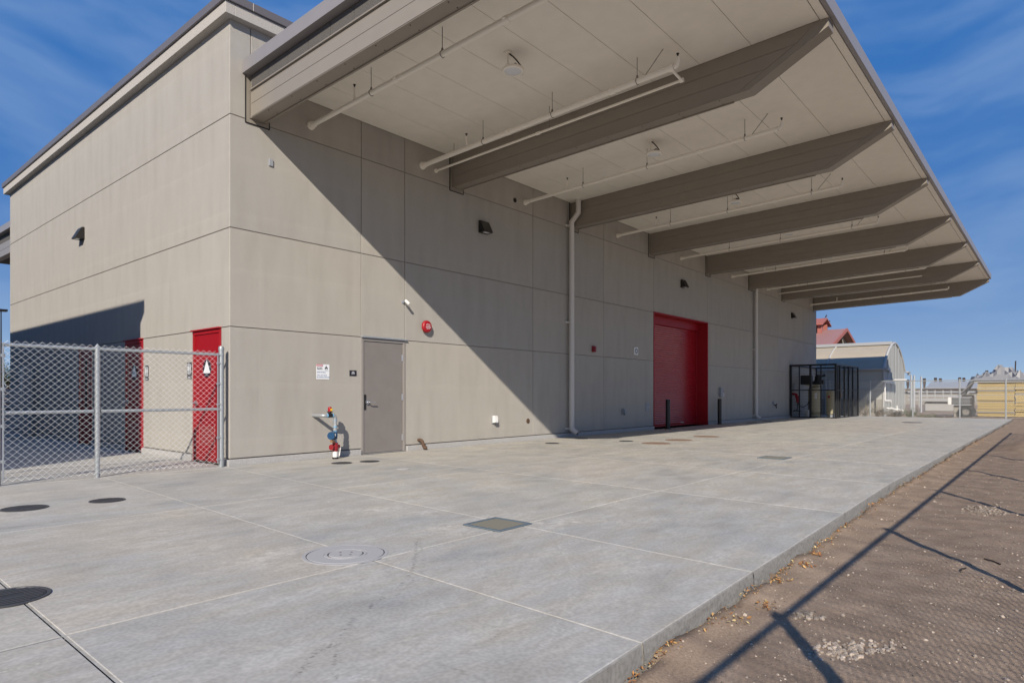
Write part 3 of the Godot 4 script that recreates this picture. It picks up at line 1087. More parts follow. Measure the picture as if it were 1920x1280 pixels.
	part(cn, "eave_cap", mb, M.coping)
	# rake caps over the two end beams, standing out past the boards
	for e in [[0.20, 0.585, 0.40], [31.72, 32.0, 31.9]]:
		mb = MB.new()
		mb.xf = Transform3D(Basis(Vector3(0, 0, 1), Vector3(0, 1, 0), Vector3(1, 0, 0)), Vector3(e[0], 0, 0))
		mb.prism(PackedVector2Array([Vector2(0.003, 6.295), Vector2(7.544, 6.453), Vector2(7.544, 6.657), Vector2(0.003, 6.50)]), e[1] - e[0])
		part(cn, "rake_cap", mb, M.coping)
	# recessed frieze of blocks above the near fascia boards and its pale ledge
	var nb := 13
	for k in nb:
		var z0 := 0.06 + 7.2 * k / nb
		var z1 := 0.06 + 7.2 * (k + 1) / nb - 0.010
		mb = MB.new()
		mb.xf = Transform3D(Basis(Vector3(0, 0, 1), Vector3(0, 1, 0), Vector3(1, 0, 0)), Vector3(0.326, 0, 0))
		mb.prism(PackedVector2Array([Vector2(z0, 6.062 + SLOPE * z0), Vector2(z1, 6.062 + SLOPE * z1), Vector2(z1, 6.285 + SLOPE * z1), Vector2(z0, 6.285 + SLOPE * z0)]), 0.008)
		part(cn, "frieze_block", mb, M.frieze)
	mb = MB.new()
	mb.xf = Transform3D(Basis(Vector3(0, 0, 1), Vector3(0, 1, 0), Vector3(1, 0, 0)), Vector3(0.30, 0, 0))
	mb.prism(PackedVector2Array([Vector2(0.05, 6.042), Vector2(7.2, 6.042 + SLOPE * 7.2), Vector2(7.2, 6.06 + SLOPE * 7.2), Vector2(0.05, 6.06)]), 0.034)
	part(cn, "frieze_ledge", mb, M.bronze)

	# the canopy on the far side of the building, seen past its corner
	var rc := thing("canopy", "brown canopy edge showing past the far corner of the building", "canopy")
	for k in 2:
		mb = MB.new()
		mb.xf = Transform3D(Basis(Vector3(0, 0, -1), Vector3(0, 1, 0), Vector3(1, 0, 0)), Vector3(0.33, 0, -13.81))
		mb.prism(PackedVector2Array([Vector2(0, 5.61 + 0.215 * k), Vector2(7.2, 5.76 + 0.215 * k), Vector2(7.2, 5.965 + 0.215 * k), Vector2(0, 5.815 + 0.215 * k)]), 0.2)
		part(rc, "fascia_board", mb, M.bronze)
	mb = MB.new()
	mb.xf = Transform3D(Basis(Vector3(0, 0, -1), Vector3(0, 1, 0), Vector3(1, 0, 0)), Vector3(0.36, 0, -13.81))
	mb.prism(PackedVector2Array([Vector2(0, 6.04), Vector2(7.4, 6.19), Vector2(7.4, 6.45), Vector2(0, 6.3)]), 31.4)
	part(rc, "roof_deck", mb, M.frieze)
	mb = MB.new()
	mb.xf = Transform3D(Basis(Vector3(0, 0, -1), Vector3(0, 1, 0), Vector3(1, 0, 0)), Vector3(0.20, 0, -13.81))
	mb.prism(PackedVector2Array([Vector2(0, 6.301), Vector2(7.6, 6.451), Vector2(7.6, 6.66), Vector2(0, 6.5)]), 31.7)
	part(rc, "rake_cap", mb, M.coping)

# ------------------------------------------------------------------ pipes, lamps, downspouts
func arc_pts(a: Vector3, mid: Vector3, b: Vector3, n := 5) -> Array:
	var r := []
	for k in n + 1:
		var t := float(k) / n
		r.append(a.lerp(mid, t).lerp(mid.lerp(b, t), t))
	return r

func build_pipes() -> void:
	var spots := [[1.441, 6.1, 0.041], [4.03, 5.62, 0.045], [7.37, 6.05, 0.038], [11.70, 6.05, 0.038], [15.90, 6.0, 0.038], [20.45, 6.0, 0.038], [24.55, 6.0, 0.038], [31.15, 6.0, 0.038]]
	var words := ["nearest", "second", "third", "fourth", "fifth", "sixth", "seventh", "farthest"]
	for i in spots.size():
		var x: float = spots[i][0]
		var ze: float = spots[i][1]
		var r: float = spots[i][2]
		var py := func(z: float) -> float: return 5.84 + 0.032 * z
		var t := thing("sprinkler_pipe", "cream sprinkler pipe hung under the canopy, %s from the near fascia" % words[i], "pipe", Vector3(x, 0, 0), "sprinkler pipes under the canopy")
		var mb := MB.new()
		mb.tube([Vector3(0, py.call(0.002), 0.002), Vector3(0, py.call(ze), ze)], r, 14)
		part(t, "main_pipe", mb, M.cream_pipe)
		mb = MB.new()
		mb.tube([Vector3(0, py.call(0.001), 0.001), Vector3(0, py.call(0.03), 0.03)], r * 1.75, 16)
		mb.tube([Vector3(0, py.call(0.03), 0.03), Vector3(0, py.call(0.075), 0.075)], r * 1.35, 16)
		mb.tube([Vector3(0, py.call(0.09), 0.09), Vector3(0, py.call(0.115), 0.115)], r * 1.25, 16)
		for s in [-1, 1]:
			mb.box(Vector3(s * r * 1.6, py.call(0.06), 0.06), Vector3(0.03, 0.03, 0.03), 0.006)
		part(t, "wall_flange", mb, M.cream_pipe)
		# elbow and upright head at the outer end
		mb = MB.new()
		var e: float = py.call(ze)
		mb.tube([Vector3(0, py.call(ze - 0.07), ze - 0.07), Vector3(0, e, ze)], r * 1.25, 14)
		mb.tube(arc_pts(Vector3(0, e, ze), Vector3(0, e, ze + 0.06), Vector3(0, e + 0.07, ze + 0.06)), r * 0.85, 12)
		mb.tube([Vector3(0, e + 0.06, ze + 0.06), Vector3(0, e + 0.13, ze + 0.06)], r * 0.62, 10)
		part(t, "end_elbow", mb, M.cream_pipe)
		mb = MB.new()
		mb.tube([Vector3(0, e + 0.131, ze + 0.06), Vector3(0, e + 0.165, ze + 0.06)], 0.013, 8)
		mb.tube([Vector3(0, e + 0.172, ze + 0.06), Vector3(0, e + 0.182, ze + 0.06)], 0.022, 10)
		mb.tube([Vector3(0, e + 0.16, ze + 0.06), Vector3(0, e + 0.175, ze + 0.06)], 0.006, 6)
		part(t, "sprinkler_head", mb, M.dark)
		mb = MB.new()
		for z in [2.35, 4.55]:
			mb.tube([Vector3(0, py.call(z - 0.045), z - 0.045), Vector3(0, py.call(z + 0.045), z + 0.045)], r * 1.2, 14)
			for q in [-1, 1]:
				mb.box(Vector3(q * r * 1.35, py.call(z), z), Vector3(0.022, 0.026, 0.06), 0.004)
		part(t, "coupling", mb, M.cream_pipe)
		# riser stub with head near the wall and threaded hanger rods
		var zs := 1.28
		mb = MB.new()
		mb.tube([Vector3(0, py.call(zs), zs), Vector3(0, py.call(zs) + 0.215, zs)], 0.018, 10)
		mb.tube([Vector3(0, py.call(zs) + 0.20, zs), Vector3(0, py.call(zs) + 0.235, zs)], 0.023, 10)
		part(t, "riser_stub", mb, M.cream_pipe)
		mb = MB.new()
		mb.tube([Vector3(0, py.call(zs) + 0.236, zs), Vector3(0, py.call(zs) + 0.275, zs)], 0.012, 8)
		mb.tube([Vector3(0, py.call(zs) + 0.275, zs), Vector3(0, py.call(zs) + 0.285, zs)], 0.024, 10)
		part(t, "sprinkler_head", mb, M.dark)
		for z in [1.72, 3.35, ze - 0.62]:
			mb = MB.new()
			mb.tube([Vector3(0, py.call(z) + r, z), Vector3(0, soffit_y(z) + 0.004, z)], 0.006, 6)
			mb.tube([Vector3(0, py.call(z) + r * 0.6, z), Vector3(0, py.call(z) + r + 0.045, z)], 0.016, 8)
			var ring := []
			for k in 13:
				var g := TAU * k / 12
				ring.append(Vector3(cos(g) * r * 1.12, py.call(z) + sin(g) * r * 1.12, z))
			mb.tube(ring, 0.006, 5, false)
			part(t, "hanger_rod", mb, M.rod_grey)
		mb = MB.new()
		mb.tube([Vector3(0, py.call(ze - 0.48) + r, ze - 0.48), Vector3(0.05, soffit_y(ze - 0.2) + 0.003, ze - 0.2)], 0.006, 6)
		part(t, "sway_brace", mb, M.rod_grey)
		if i == 1:
			# the thinner return line along the second pipe
			mb = MB.new()
			var bz := ze - 0.06
			mb.tube([Vector3(0.38, 5.835, 0.002), Vector3(0.38, 5.835 + 0.026 * bz, bz)], 0.021, 12)
			mb.tube([Vector3(0.38, 5.835 + 0.026 * bz, bz), Vector3(0.0, py.call(bz), bz)], 0.021, 12)
			part(t, "return_line", mb, M.cream_pipe)
			mb = MB.new()
			mb.tube([Vector3(0.38, 5.835 + 0.026 * (bz - 0.03), bz - 0.03), Vector3(0.38, 5.835 + 0.026 * (bz + 0.03), bz + 0.03)], 0.033, 12)
			mb.tube([Vector3(0.38, 5.836, 0.001), Vector3(0.38, 5.836, 0.022)], 0.045, 14)
			mb.tube([Vector3(0.38, 5.835 + 0.026 * 2.7, 2.7), Vector3(0.38, 5.835 + 0.026 * 2.78, 2.78)], 0.029, 12)
			part(t, "pipe_fitting", mb, M.cream_pipe)
			for z in [0.55, 3.0]:
				mb = MB.new()
				mb.tube([Vector3(0.38, 5.835 + 0.026 * z, z), Vector3(0.38, soffit_y(z) + 0.003, z)], 0.0055, 6)
				mb.tube([Vector3(0.38, 5.835 + 0.026 * z, z), Vector3(0.38, 5.90 + 0.026 * z, z)], 0.012, 8)
				part(t, "hanger_rod", mb, M.rod_grey)
		if i == 6:
			mb = MB.new()
			mb.tube([Vector3(1.6, 5.835, 0.002), Vector3(1.6, 5.99, 5.7)], 0.021, 12)
			part(t, "return_line", mb, M.cream_pipe)

func build_lamps() -> void:
	# round high-bay lamps under the soffit, unlit
	var words := ["nearest", "second", "third", "fourth", "fifth", "sixth"]
	var xs := [2.62, 7.10, 11.45, 15.75, 20.2, 24.5]
	var first: Node3D = null
	for i in 6:
		var at := Vector3(xs[i], 0, 3.66)
		var lab := "round white canopy lamp under the soffit, %s from the near fascia" % words[i]
		if first:
			copy(first, at, lab)
			continue
		var t := thing("canopy_lamp", lab, "lamp", at, "round lamps under the canopy")
		first = t
		var sy := soffit_y(3.66)
		var mb := MB.new()
		mb.xf.origin = Vector3(0, sy - 0.285, 0)
		mb.lathe([Vector2(0.0, 0.05), Vector2(0.09, 0.05), Vector2(0.10, 0.044), Vector2(0.152, 0.040), Vector2(0.163, 0.030), Vector2(0.165, 0.006), Vector2(0.158, -0.004), Vector2(0.132, -0.006), Vector2(0.130, 0.004), Vector2(0.0, 0.004)], 36)
		part(t, "housing", mb, M.cream_pipe)
		mb = MB.new()
		mb.xf.origin = Vector3(0, sy - 0.285, 0)
		mb.lathe([Vector2(0.1295, 0.0035), Vector2(0.1295, -0.002), Vector2(0.09, -0.010), Vector2(0.0, -0.013)], 32)
		part(t, "lens", mb, M.lens)
		mb = MB.new()
		for k in 36:
			var g := TAU * k / 36
			mb.xf = Transform3D(Basis(Vector3.UP, g), Vector3(0, sy - 0.285, 0))
			mb.box(Vector3(0.160, 0.016, 0), Vector3(0.018, 0.022, 0.009))
		part(t, "cooling_fins", mb, M.cream_pipe)
		mb = MB.new()
		mb.box(Vector3(-0.06, sy - 0.012, -0.05), Vector3(0.11, 0.022, 0.11), 0.004)
		mb.tube([Vector3(-0.06, sy - 0.02, -0.05), Vector3(-0.06, sy - 0.236, -0.05)], 0.015, 10)
		mb.box(Vector3(-0.03, sy - 0.215, -0.03), Vector3(0.05, 0.04, 0.10), 0.004)
		part(t, "bracket", mb, M.cream_pipe)
		mb = MB.new()
		mb.box(Vector3(0.045, sy - 0.195, 0.01), Vector3(0.10, 0.05, 0.09), 0.006)
		mb.tube([Vector3(-0.05, sy - 0.03, -0.03), Vector3(0.0, sy - 0.06, 0.0), Vector3(0.06, sy - 0.11, 0.03), Vector3(0.14, sy - 0.16, 0.04), Vector3(0.16, sy - 0.22, 0.02)], 0.011, 8)
		part(t, "driver_box", mb, M.dark)
		mb = MB.new()
		mb.box(Vector3(0.185, sy - 0.262, 0.01), Vector3(0.05, 0.035, 0.045), 0.004)
		part(t, "sensor", mb, M.white_plastic)
	# wedge-shaped wall lights
	var proto: Node3D = null
	for s in [[Vector3(5.86, 4.80, 0.0), 0.0, "dark wedge wall light in shade above the alarm bell, nearest of the row"], [Vector3(16.03, 4.84, 0.0), 0.0, "dark wedge wall light in the shade above the red roll-up door"], [Vector3(28.05, 4.86, 0.0), 0.0, "dark wedge wall light above the black mesh cage"], [Vector3(0.0, 4.70, -7.16), -PI / 2, "dark wedge wall light on the sunlit end wall"]]:
		if proto:
			var o := copy(proto, s[0], s[2])
			o.rotation.y = s[1]
			continue
		proto = thing("wall_light", s[2], "wall light", s[0], "wedge wall lights")
		var mb := MB.new()
		mb.xf = Transform3D(Basis(Vector3(0, 0, 1), Vector3(0, 1, 0), Vector3(1, 0, 0)), Vector3(-0.145, 0, 0))
		mb.prism(PackedVector2Array([Vector2(0.001, 0.0), Vector2(0.18, 0.0), Vector2(0.185, 0.018), Vector2(0.062, 0.255), Vector2(0.05, 0.265), Vector2(0.001, 0.265)]), 0.29)
		part(proto, "housing", mb, M.lamp_bronze)
		mb = MB.new()
		mb.box(Vector3(0.0, -0.004, 0.105), Vector3(0.14, 0.006, 0.08), 0.002)
		part(proto, "lens", mb, M.lens)
		mb = MB.new()
		mb.box(Vector3(0.0, -0.006, 0.012), Vector3(0.28, 0.012, 0.02), 0.002)
		part(proto, "back_plate", mb, M.lamp_bronze)

func build_downspouts() -> void:
	for s in [[9.20, "cream downspout running down the wall beside the sun shadow"], [22.86, "cream downspout on the wall between red roll-up door and cage"]]:
		var x: float = s[0]
		var t := thing("downspout", s[1], "downspout", Vector3(x, 0, 0), "cream downspouts on the long wall")
		var r := 0.072
		var z := 0.115
		var mb := MB.new()
		mb.tube([Vector3(0, 6.275, 0.33), Vector3(0, 5.93, 0.33), Vector3(0, 5.72, z), Vector3(0, 0.26, z)], r, 18)
		part(t, "pipe", mb, M.downspout_paint)
		mb = MB.new()
		mb.tube([Vector3(0, 0.27, z), Vector3(0, 0.185, z + 0.02), Vector3(0.03, 0.085, z + 0.165)], r * 1.02, 18, false)
		mb.tube([Vector3(0.0295, 0.087, z + 0.163), Vector3(0.015, 0.13, z + 0.1)], r * 0.93, 18, false)
		part(t, "shoe", mb, M.downspout_paint)
		mb = MB.new()
		mb.xf = Transform3D(Basis(Vector3(1, 0, 0), 0.95), Vector3(0.022, 0.11, z + 0.13))
		mb.lathe([Vector2(0, 0.0), Vector2(r * 0.93, 0.0)], 18)
		part(t, "mouth", mb, M.dark)
		for y in [0.22, 3.05, 5.62]:
			mb = MB.new()
			mb.span(Vector3(-0.15, y - 0.025, 0.0005), Vector3(0.10, y + 0.025, 0.04), 0.003)
			mb.span(Vector3(-0.085, y - 0.025, 0.04), Vector3(-0.0745, y + 0.025, z + 0.02), 0.002)
			mb.span(Vector3(0.0745, y - 0.025, 0.04), Vector3(0.085, y + 0.025, z + 0.02), 0.002)
			part(t, "bracket", mb, M.downspout_paint)

# ------------------------------------------------------------------ small things on the walls
func lettering(parent: Node3D, text: String, size: float, at: Vector3, material: Material, bold := false, turn := 0.0) -> void:
	var tm := TextMesh.new()
	var f := SystemFont.new()
	f.font_names = PackedStringArray(["Droid Sans"])
	f.font_weight = 700 if bold else 400
	tm.font = f
	tm.font_size = 64
	tm.pixel_size = size / 64.0
	tm.depth = 0.001
	tm.text = text
	tm.horizontal_alignment = HORIZONTAL_ALIGNMENT_CENTER
	tm.vertical_alignment = VERTICAL_ALIGNMENT_CENTER
	var o := part(parent, "lettering", tm, material, at)
	o.rotation.y = turn

func plate(called: String, label: String, category: String, a: Vector3, b: Vector3, material: Material, bev := 0.004) -> Node3D:
	var t := thing(called, label, category, Vector3((a.x + b.x) * 0.5, minf(a.y, b.y), 0))
	var mb := MB.new()
	mb.xf.origin = -t.position
	mb.span(a, b, bev)
	part(t, "plate", mb, material)
	return t

func build_wall_things() -> void:
	var mb: MB
	var t := plate("blank_wall_plate", "small grey blank plate high on the sunlit wall under the canopy fascia", "plate", Vector3(0.652, 4.93, 0.0005), Vector3(0.727, 5.045, 0.022), M.grey_plastic)
	# security camera
	t = thing("security_camera", "tiny white camera on the wall above the grey service door", "camera", Vector3(3.52, 2.98, 0))
	mb = MB.new()
	mb.tube([Vector3(0, 0, 0.0005), Vector3(0, 0, 0.02)], 0.035, 14)
	mb.tube([Vector3(0, 0, 0.02), Vector3(0, 0.01, 0.10)], 0.014, 10)
	part(t, "mount", mb, M.grey_plastic)
	mb = MB.new()
	mb.tube([Vector3(-0.02, 0.02, 0.10), Vector3(0.03, -0.05, 0.155)], 0.03, 14)
	part(t, "camera_body", mb, M.white_plastic)
	# alarm bell
	t = thing("alarm_bell", "round red alarm bell with white lettering beside the shadow edge", "bell", Vector3(4.10, 2.53, 0))
	mb = MB.new()
	mb.tube([Vector3(0, 0, 0.0005), Vector3(0, 0, 0.05)], 0.055, 16)
	part(t, "back_box", mb, M.valve_red)
	mb = MB.new()
	mb.xf = Transform3D(Basis(Vector3(1, 0, 0), PI / 2), Vector3(0, 0, 0.045))
	mb.lathe([Vector2(0.115, 0.0), Vector2(0.127, 0.004), Vector2(0.127, 0.018), Vector2(0.122, 0.04), Vector2(0.105, 0.058), Vector2(0.06, 0.066), Vector2(0.0, 0.068)], 36)
	part(t, "gong", mb, M.red_paint)
	mb = MB.new()
	var arc := []
	for k in 13:
		var g := lerpf(0.15, PI - 0.15, k / 12.0)
		arc.append(Vector3(cos(g) * 0.052, 0.022 + sin(g) * 0.03, 0.1125))
	mb.tube(arc, 0.0035, 5)
	mb.box(Vector3(0, 0.018, 0.113), Vector3(0.10, 0.008, 0.002))
	part(t, "emblem", mb, M.white_paint)
	lettering(t, "FIRE ALARM", 0.024, Vector3(0, -0.016, 0.1135), M.white_paint, true)
	lettering(t, "CALL 911", 0.024, Vector3(0, -0.044, 0.1125), M.white_paint, true)
	# gas sign
	t = plate("gas_sign", "white gas warning sign with red header and flame on sunlit wall", "sign", Vector3(1.553, 1.403, 0.0005), Vector3(1.818, 1.668, 0.006), M.white_paint, 0.001)
	var zf := 0.0068
	mb = MB.new()
	mb.box(Vector3(-0.066, 0.247, zf), Vector3(0.13, 0.034, 0.001))
	part(t, "header", mb, M.print_red)
	lettering(t, "DANGER", 0.024, Vector3(-0.055, 0.247, zf + 0.0012), M.white_paint, true)
	mb = MB.new()
	mb.xf.origin = Vector3(-0.122, 0.238, zf + 0.0006)
	mb.prism(PackedVector2Array([Vector2(0, 0), Vector2(0.02, 0), Vector2(0.01, 0.017)]), 0.001)
	part(t, "alert_triangle", mb, M.white_paint)
	lettering(t, "GAS", 0.060, Vector3(-0.066, 0.193, zf), M.print_black, true)
	mb = MB.new()
	mb.xf.origin = Vector3(0.066, 0.168, zf)
	mb.prism(PackedVector2Array([Vector2(-0.012, 0.002), Vector2(-0.026, 0.012), Vector2(-0.03, 0.032), Vector2(-0.02, 0.048), Vector2(-0.013, 0.04), Vector2(-0.012, 0.058), Vector2(0.002, 0.08), Vector2(0.006, 0.06), Vector2(0.014, 0.044), Vector2(0.02, 0.05), Vector2(0.03, 0.032), Vector2(0.026, 0.012), Vector2(0.012, 0.002), Vector2(0.014, 0.016), Vector2(0.0, 0.032), Vector2(-0.014, 0.016)]), 0.001)
	mb.box(Vector3(0, -0.008, 0.0005), Vector3(0.06, 0.003, 0.001))
	part(t, "flame_symbol", mb, M.print_black)
	mb = MB.new()
	mb.box(Vector3(0, 0.152, zf), Vector3(0.25, 0.002, 0.001))
	part(t, "rule", mb, M.print_blue)
	lettering(t, "RISER IN WALL", 0.026, Vector3(-0.034, 0.122, zf), M.print_blue, true)
	lettering(t, "SHUT OFF VALVE", 0.026, Vector3(-0.020, 0.070, zf), M.print_blue, true)
	lettering(t, "IN SIDEWALK BELOW", 0.026, Vector3(0.0, 0.036, zf), M.print_blue, true)
	t = plate("room_sign", "small black room sign left of the grey service door", "sign", Vector3(2.248, 1.474, 0.0005), Vector3(2.404, 1.580, 0.008), M.sign_black, 0.002)
	lettering(t, "FIRE", 0.026, Vector3(0, 0.073, 0.0088), M.white_paint, true)
	lettering(t, "RISER", 0.026, Vector3(0, 0.046, 0.0088), M.white_paint, true)
	# restroom wall signs on the end wall
	for s in [[-1.47, "black restroom wall sign beside the sunlit red door"], [-3.36, "black restroom wall sign beside the half shaded red door"]]:
		t = thing("restroom_sign", s[1], "sign", Vector3(0, 1.40, s[0]), "restroom wall signs")
		mb = MB.new()
		mb.span(Vector3(-0.008, 0.06, -0.085), Vector3(-0.0005, 0.29, 0.085), 0.002)
		mb.span(Vector3(-0.008, 0.0, -0.085), Vector3(-0.0005, 0.052, 0.085), 0.002)
		part(t, "plate", mb, M.sign_black)
		mb = MB.new()
		for q in [-0.04, 0.04]:
			mb.box(Vector3(-0.009, 0.245, q), Vector3(0.002, 0.028, 0.028))
			mb.box(Vector3(-0.009, 0.185, q), Vector3(0.002, 0.08, 0.042 if q < 0 else 0.034))
			mb.box(Vector3(-0.009, 0.115, q), Vector3(0.002, 0.06, 0.022))
		mb.box(Vector3(-0.009, 0.175, 0), Vector3(0.002, 0.19, 0.006))
		mb.box(Vector3(-0.009, 0.026, 0), Vector3(0.002, 0.016, 0.10))
		part(t, "pictogram", mb, M.white_paint)
	gas_riser()
	# rusty drain elbow
	t = thing("drain_elbow", "rusty pipe elbow coming out of the wall right of grey door", "pipe", Vector3(3.93, 0, 0))
	mb = MB.new()
	mb.tube([Vector3(0, 0.20, 0.0005)] + arc_pts(Vector3(0, 0.20, 0.04), Vector3(0, 0.21, 0.11), Vector3(0.01, 0.13, 0.13), 5) + [Vector3(0.012, 0.10, 0.145)], 0.033, 12)
	part(t, "upper_elbow", mb, M.rust)
	mb = MB.new()
	mb.tube(arc_pts(Vector3(0.012, 0.10, 0.145), Vector3(0.014, 0.045, 0.155), Vector3(0.05, 0.042, 0.20), 5), 0.037, 12, false)
	mb.tube([Vector3(0.012, 0.115, 0.143), Vector3(0.012, 0.09, 0.148)], 0.042, 12)
	part(t, "lower_elbow", mb, M.rust)
	# covered sockets
	for s in [[6.21, 0.46, "white covered socket low on the sunlit wall beside the shadow edge", true], [12.0, 0.52, "grey covered socket low on the shaded wall left of roll-up door", false], [19.12, 0.54, "white covered socket behind the right bollard by roll-up door", true]]:
		t = thing("covered_socket", s[2], "socket", Vector3(s[0], s[1], 0), "covered wall sockets")
		mb = MB.new()
		mb.span(Vector3(-0.055, 0.0, 0.0005), Vector3(0.055, 0.185, 0.03), 0.004)
		part(t, "back_box", mb, M.grey_plastic)
		mb = MB.new()
		mb.xf = Transform3D(Basis(Vector3(0, 0, 1), Vector3(0, 1, 0), Vector3(1, 0, 0)), Vector3(-0.05, 0, 0))
		mb.prism(PackedVector2Array([Vector2(0.03, 0.02), Vector2(0.115, 0.02), Vector2(0.12, 0.05), Vector2(0.10, 0.175), Vector2(0.03, 0.182)]), 0.10)
		part(t, "cover", mb, M.white_plastic if s[3] else M.grey_plastic)
		mb = MB.new()
		mb.box(Vector3(0, 0.008, 0.07), Vector3(0.03, 0.022, 0.05), 0.003)
		part(t, "latch", mb, M.dark)
	for s in [[7.49, 0.475, 0.062, "round wall_plug", "round dark pipe plug in the sunlit wall near the shadow", M.rust], [6.99, 5.81, 0.055, "vent", "small round black vent high on the shaded wall under canopy", M.dark]]:
		t = thing("pipe_plug" if s[0] > 7.2 else "round_vent", s[4], "plug" if s[0] > 7.2 else "vent", Vector3(s[0], s[1], 0))
		mb = MB.new()
		mb.xf = Transform3D(Basis(Vector3(1, 0, 0), PI / 2), Vector3(0, 0, 0.0005))
		mb.lathe([Vector2(s[2], 0.0), Vector2(s[2], 0.012), Vector2(s[2] * 0.8, 0.016), Vector2(s[2] * 0.74, 0.007), Vector2(s[2] * 0.3, 0.007), Vector2(s[2] * 0.26, 0.02), Vector2(0, 0.021)], 22)
		part(t, "cap", mb, s[5])
	# alarm horn and speaker
	t = thing("alarm_horn", "dark red box shaped alarm horn on the shaded wall", "alarm", Vector3(10.40, 2.32, 0))
	mb = MB.new()
	mb.span(Vector3(-0.075, 0, 0.0005), Vector3(0.075, 0.17, 0.05), 0.008)
	part(t, "back_box", mb, M.valve_red)
	mb = MB.new()
	mb.span(Vector3(-0.065, 0.012, 0.05), Vector3(0.03, 0.158, 0.10), 0.012)
	part(t, "front", mb, M.valve_red)
	t = thing("wall_speaker", "small white square wall speaker left of the roll-up door", "speaker", Vector3(12.78, 2.35, 0))
	mb = MB.new()
	mb.span(Vector3(-0.12, 0, 0.0005), Vector3(0.12, 0.24, 0.03), 0.01)
	part(t, "body", mb, M.white_plastic)
	mb = MB.new()
	mb.xf = Transform3D(Basis(Vector3(1, 0, 0), PI / 2), Vector3(0, 0.12, 0.03))
	mb.lathe([Vector2(0.09, 0.0), Vector2(0.085, 0.006), Vector2(0.03, 0.004)], 22)
	part(t, "grille", mb, M.grey_plastic)
	mb = MB.new()
	mb.xf = Transform3D(Basis(Vector3(1, 0, 0), PI / 2), Vector3(0, 0.12, 0.03))
	mb.lathe([Vector2(0.03, 0.004), Vector2(0.02, 0.012), Vector2(0.0, 0.013)], 16)
	part(t, "cone", mb, M.white_plastic)
	t = plate("access_panel", "flush grey access panel low on the wall left of roll-up door", "panel", Vector3(13.43, 0.60, 0.0005), Vector3(13.66, 0.86, 0.014), M.grey_plastic, 0.003)
	mb = MB.new()
	mb.box(Vector3(0.06, 0.13, 0.018), Vector3(0.02, 0.035, 0.008), 0.002)
	part(t, "catch", mb, M.steel)
	# disconnect switch right of the roll-up door
	t = thing("disconnect_switch", "grey electrical switch box with red handle right of roll-up door", "switch", Vector3(19.27, 1.03, 0))
	mb = MB.new()
	mb.span(Vector3(-0.12, 0, 0.0005), Vector3(0.10, 0.35, 0.11), 0.008)
	part(t, "box", mb, M.grey_plastic)
	mb = MB.new()
	mb.box(Vector3(0.125, 0.22, 0.09), Vector3(0.05, 0.05, 0.05), 0.008)
	part(t, "handle", mb, M.red_paint)
	mb = MB.new()
	mb.box(Vector3(0.13, 0.08, 0.07), Vector3(0.06, 0.14, 0.07), 0.008)
	part(t, "side_box", mb, M.steel)
	t = thing("hose_tap", "small wall tap low on the shaded wall left of the cage", "tap", Vector3(25.35, 0.50, 0))
	mb = MB.new()
	mb.span(Vector3(-0.09, 0.13, 0.0005), Vector3(0.09, 0.31, 0.05), 0.006)
	part(t, "wall_box", mb, M.grey_plastic)
	mb = MB.new()
	mb.tube([Vector3(-0.02, 0.16, 0.04), Vector3(-0.02, 0.10, 0.13), Vector3(-0.06, 0.0, 0.17)], 0.025, 10)
	mb.tube([Vector3(-0.02, 0.12, 0.12), Vector3(0.02, 0.18, 0.16)], 0.03, 10)
	part(t, "spout", mb, M.dark)
	# bollards
	for s in [[14.35, 0.30, "slim dark bollard in front of the left of the roll-up door"], [18.62, 0.26, "slim dark bollard at the right jamb of the roll-up door"]]:
		t = thing("bollard", s[2], "bollard", Vector3(s[0], 0, s[1]), "dark bollards at the roll-up door")
		mb = MB.new()
		mb.lathe([Vector2(0.075, 0.002), Vector2(0.075, 0.945), Vector2(0.066, 0.962), Vector2(0, 0.968)], 20)
		part(t, "post", mb, M.lamp_bronze)
		mb = MB.new()
		mb.lathe([Vector2(0.105, 0.001), Vector2(0.105, 0.012), Vector2(0.0755, 0.016)], 20)
		part(t, "base_ring", mb, M.lamp_bronze)

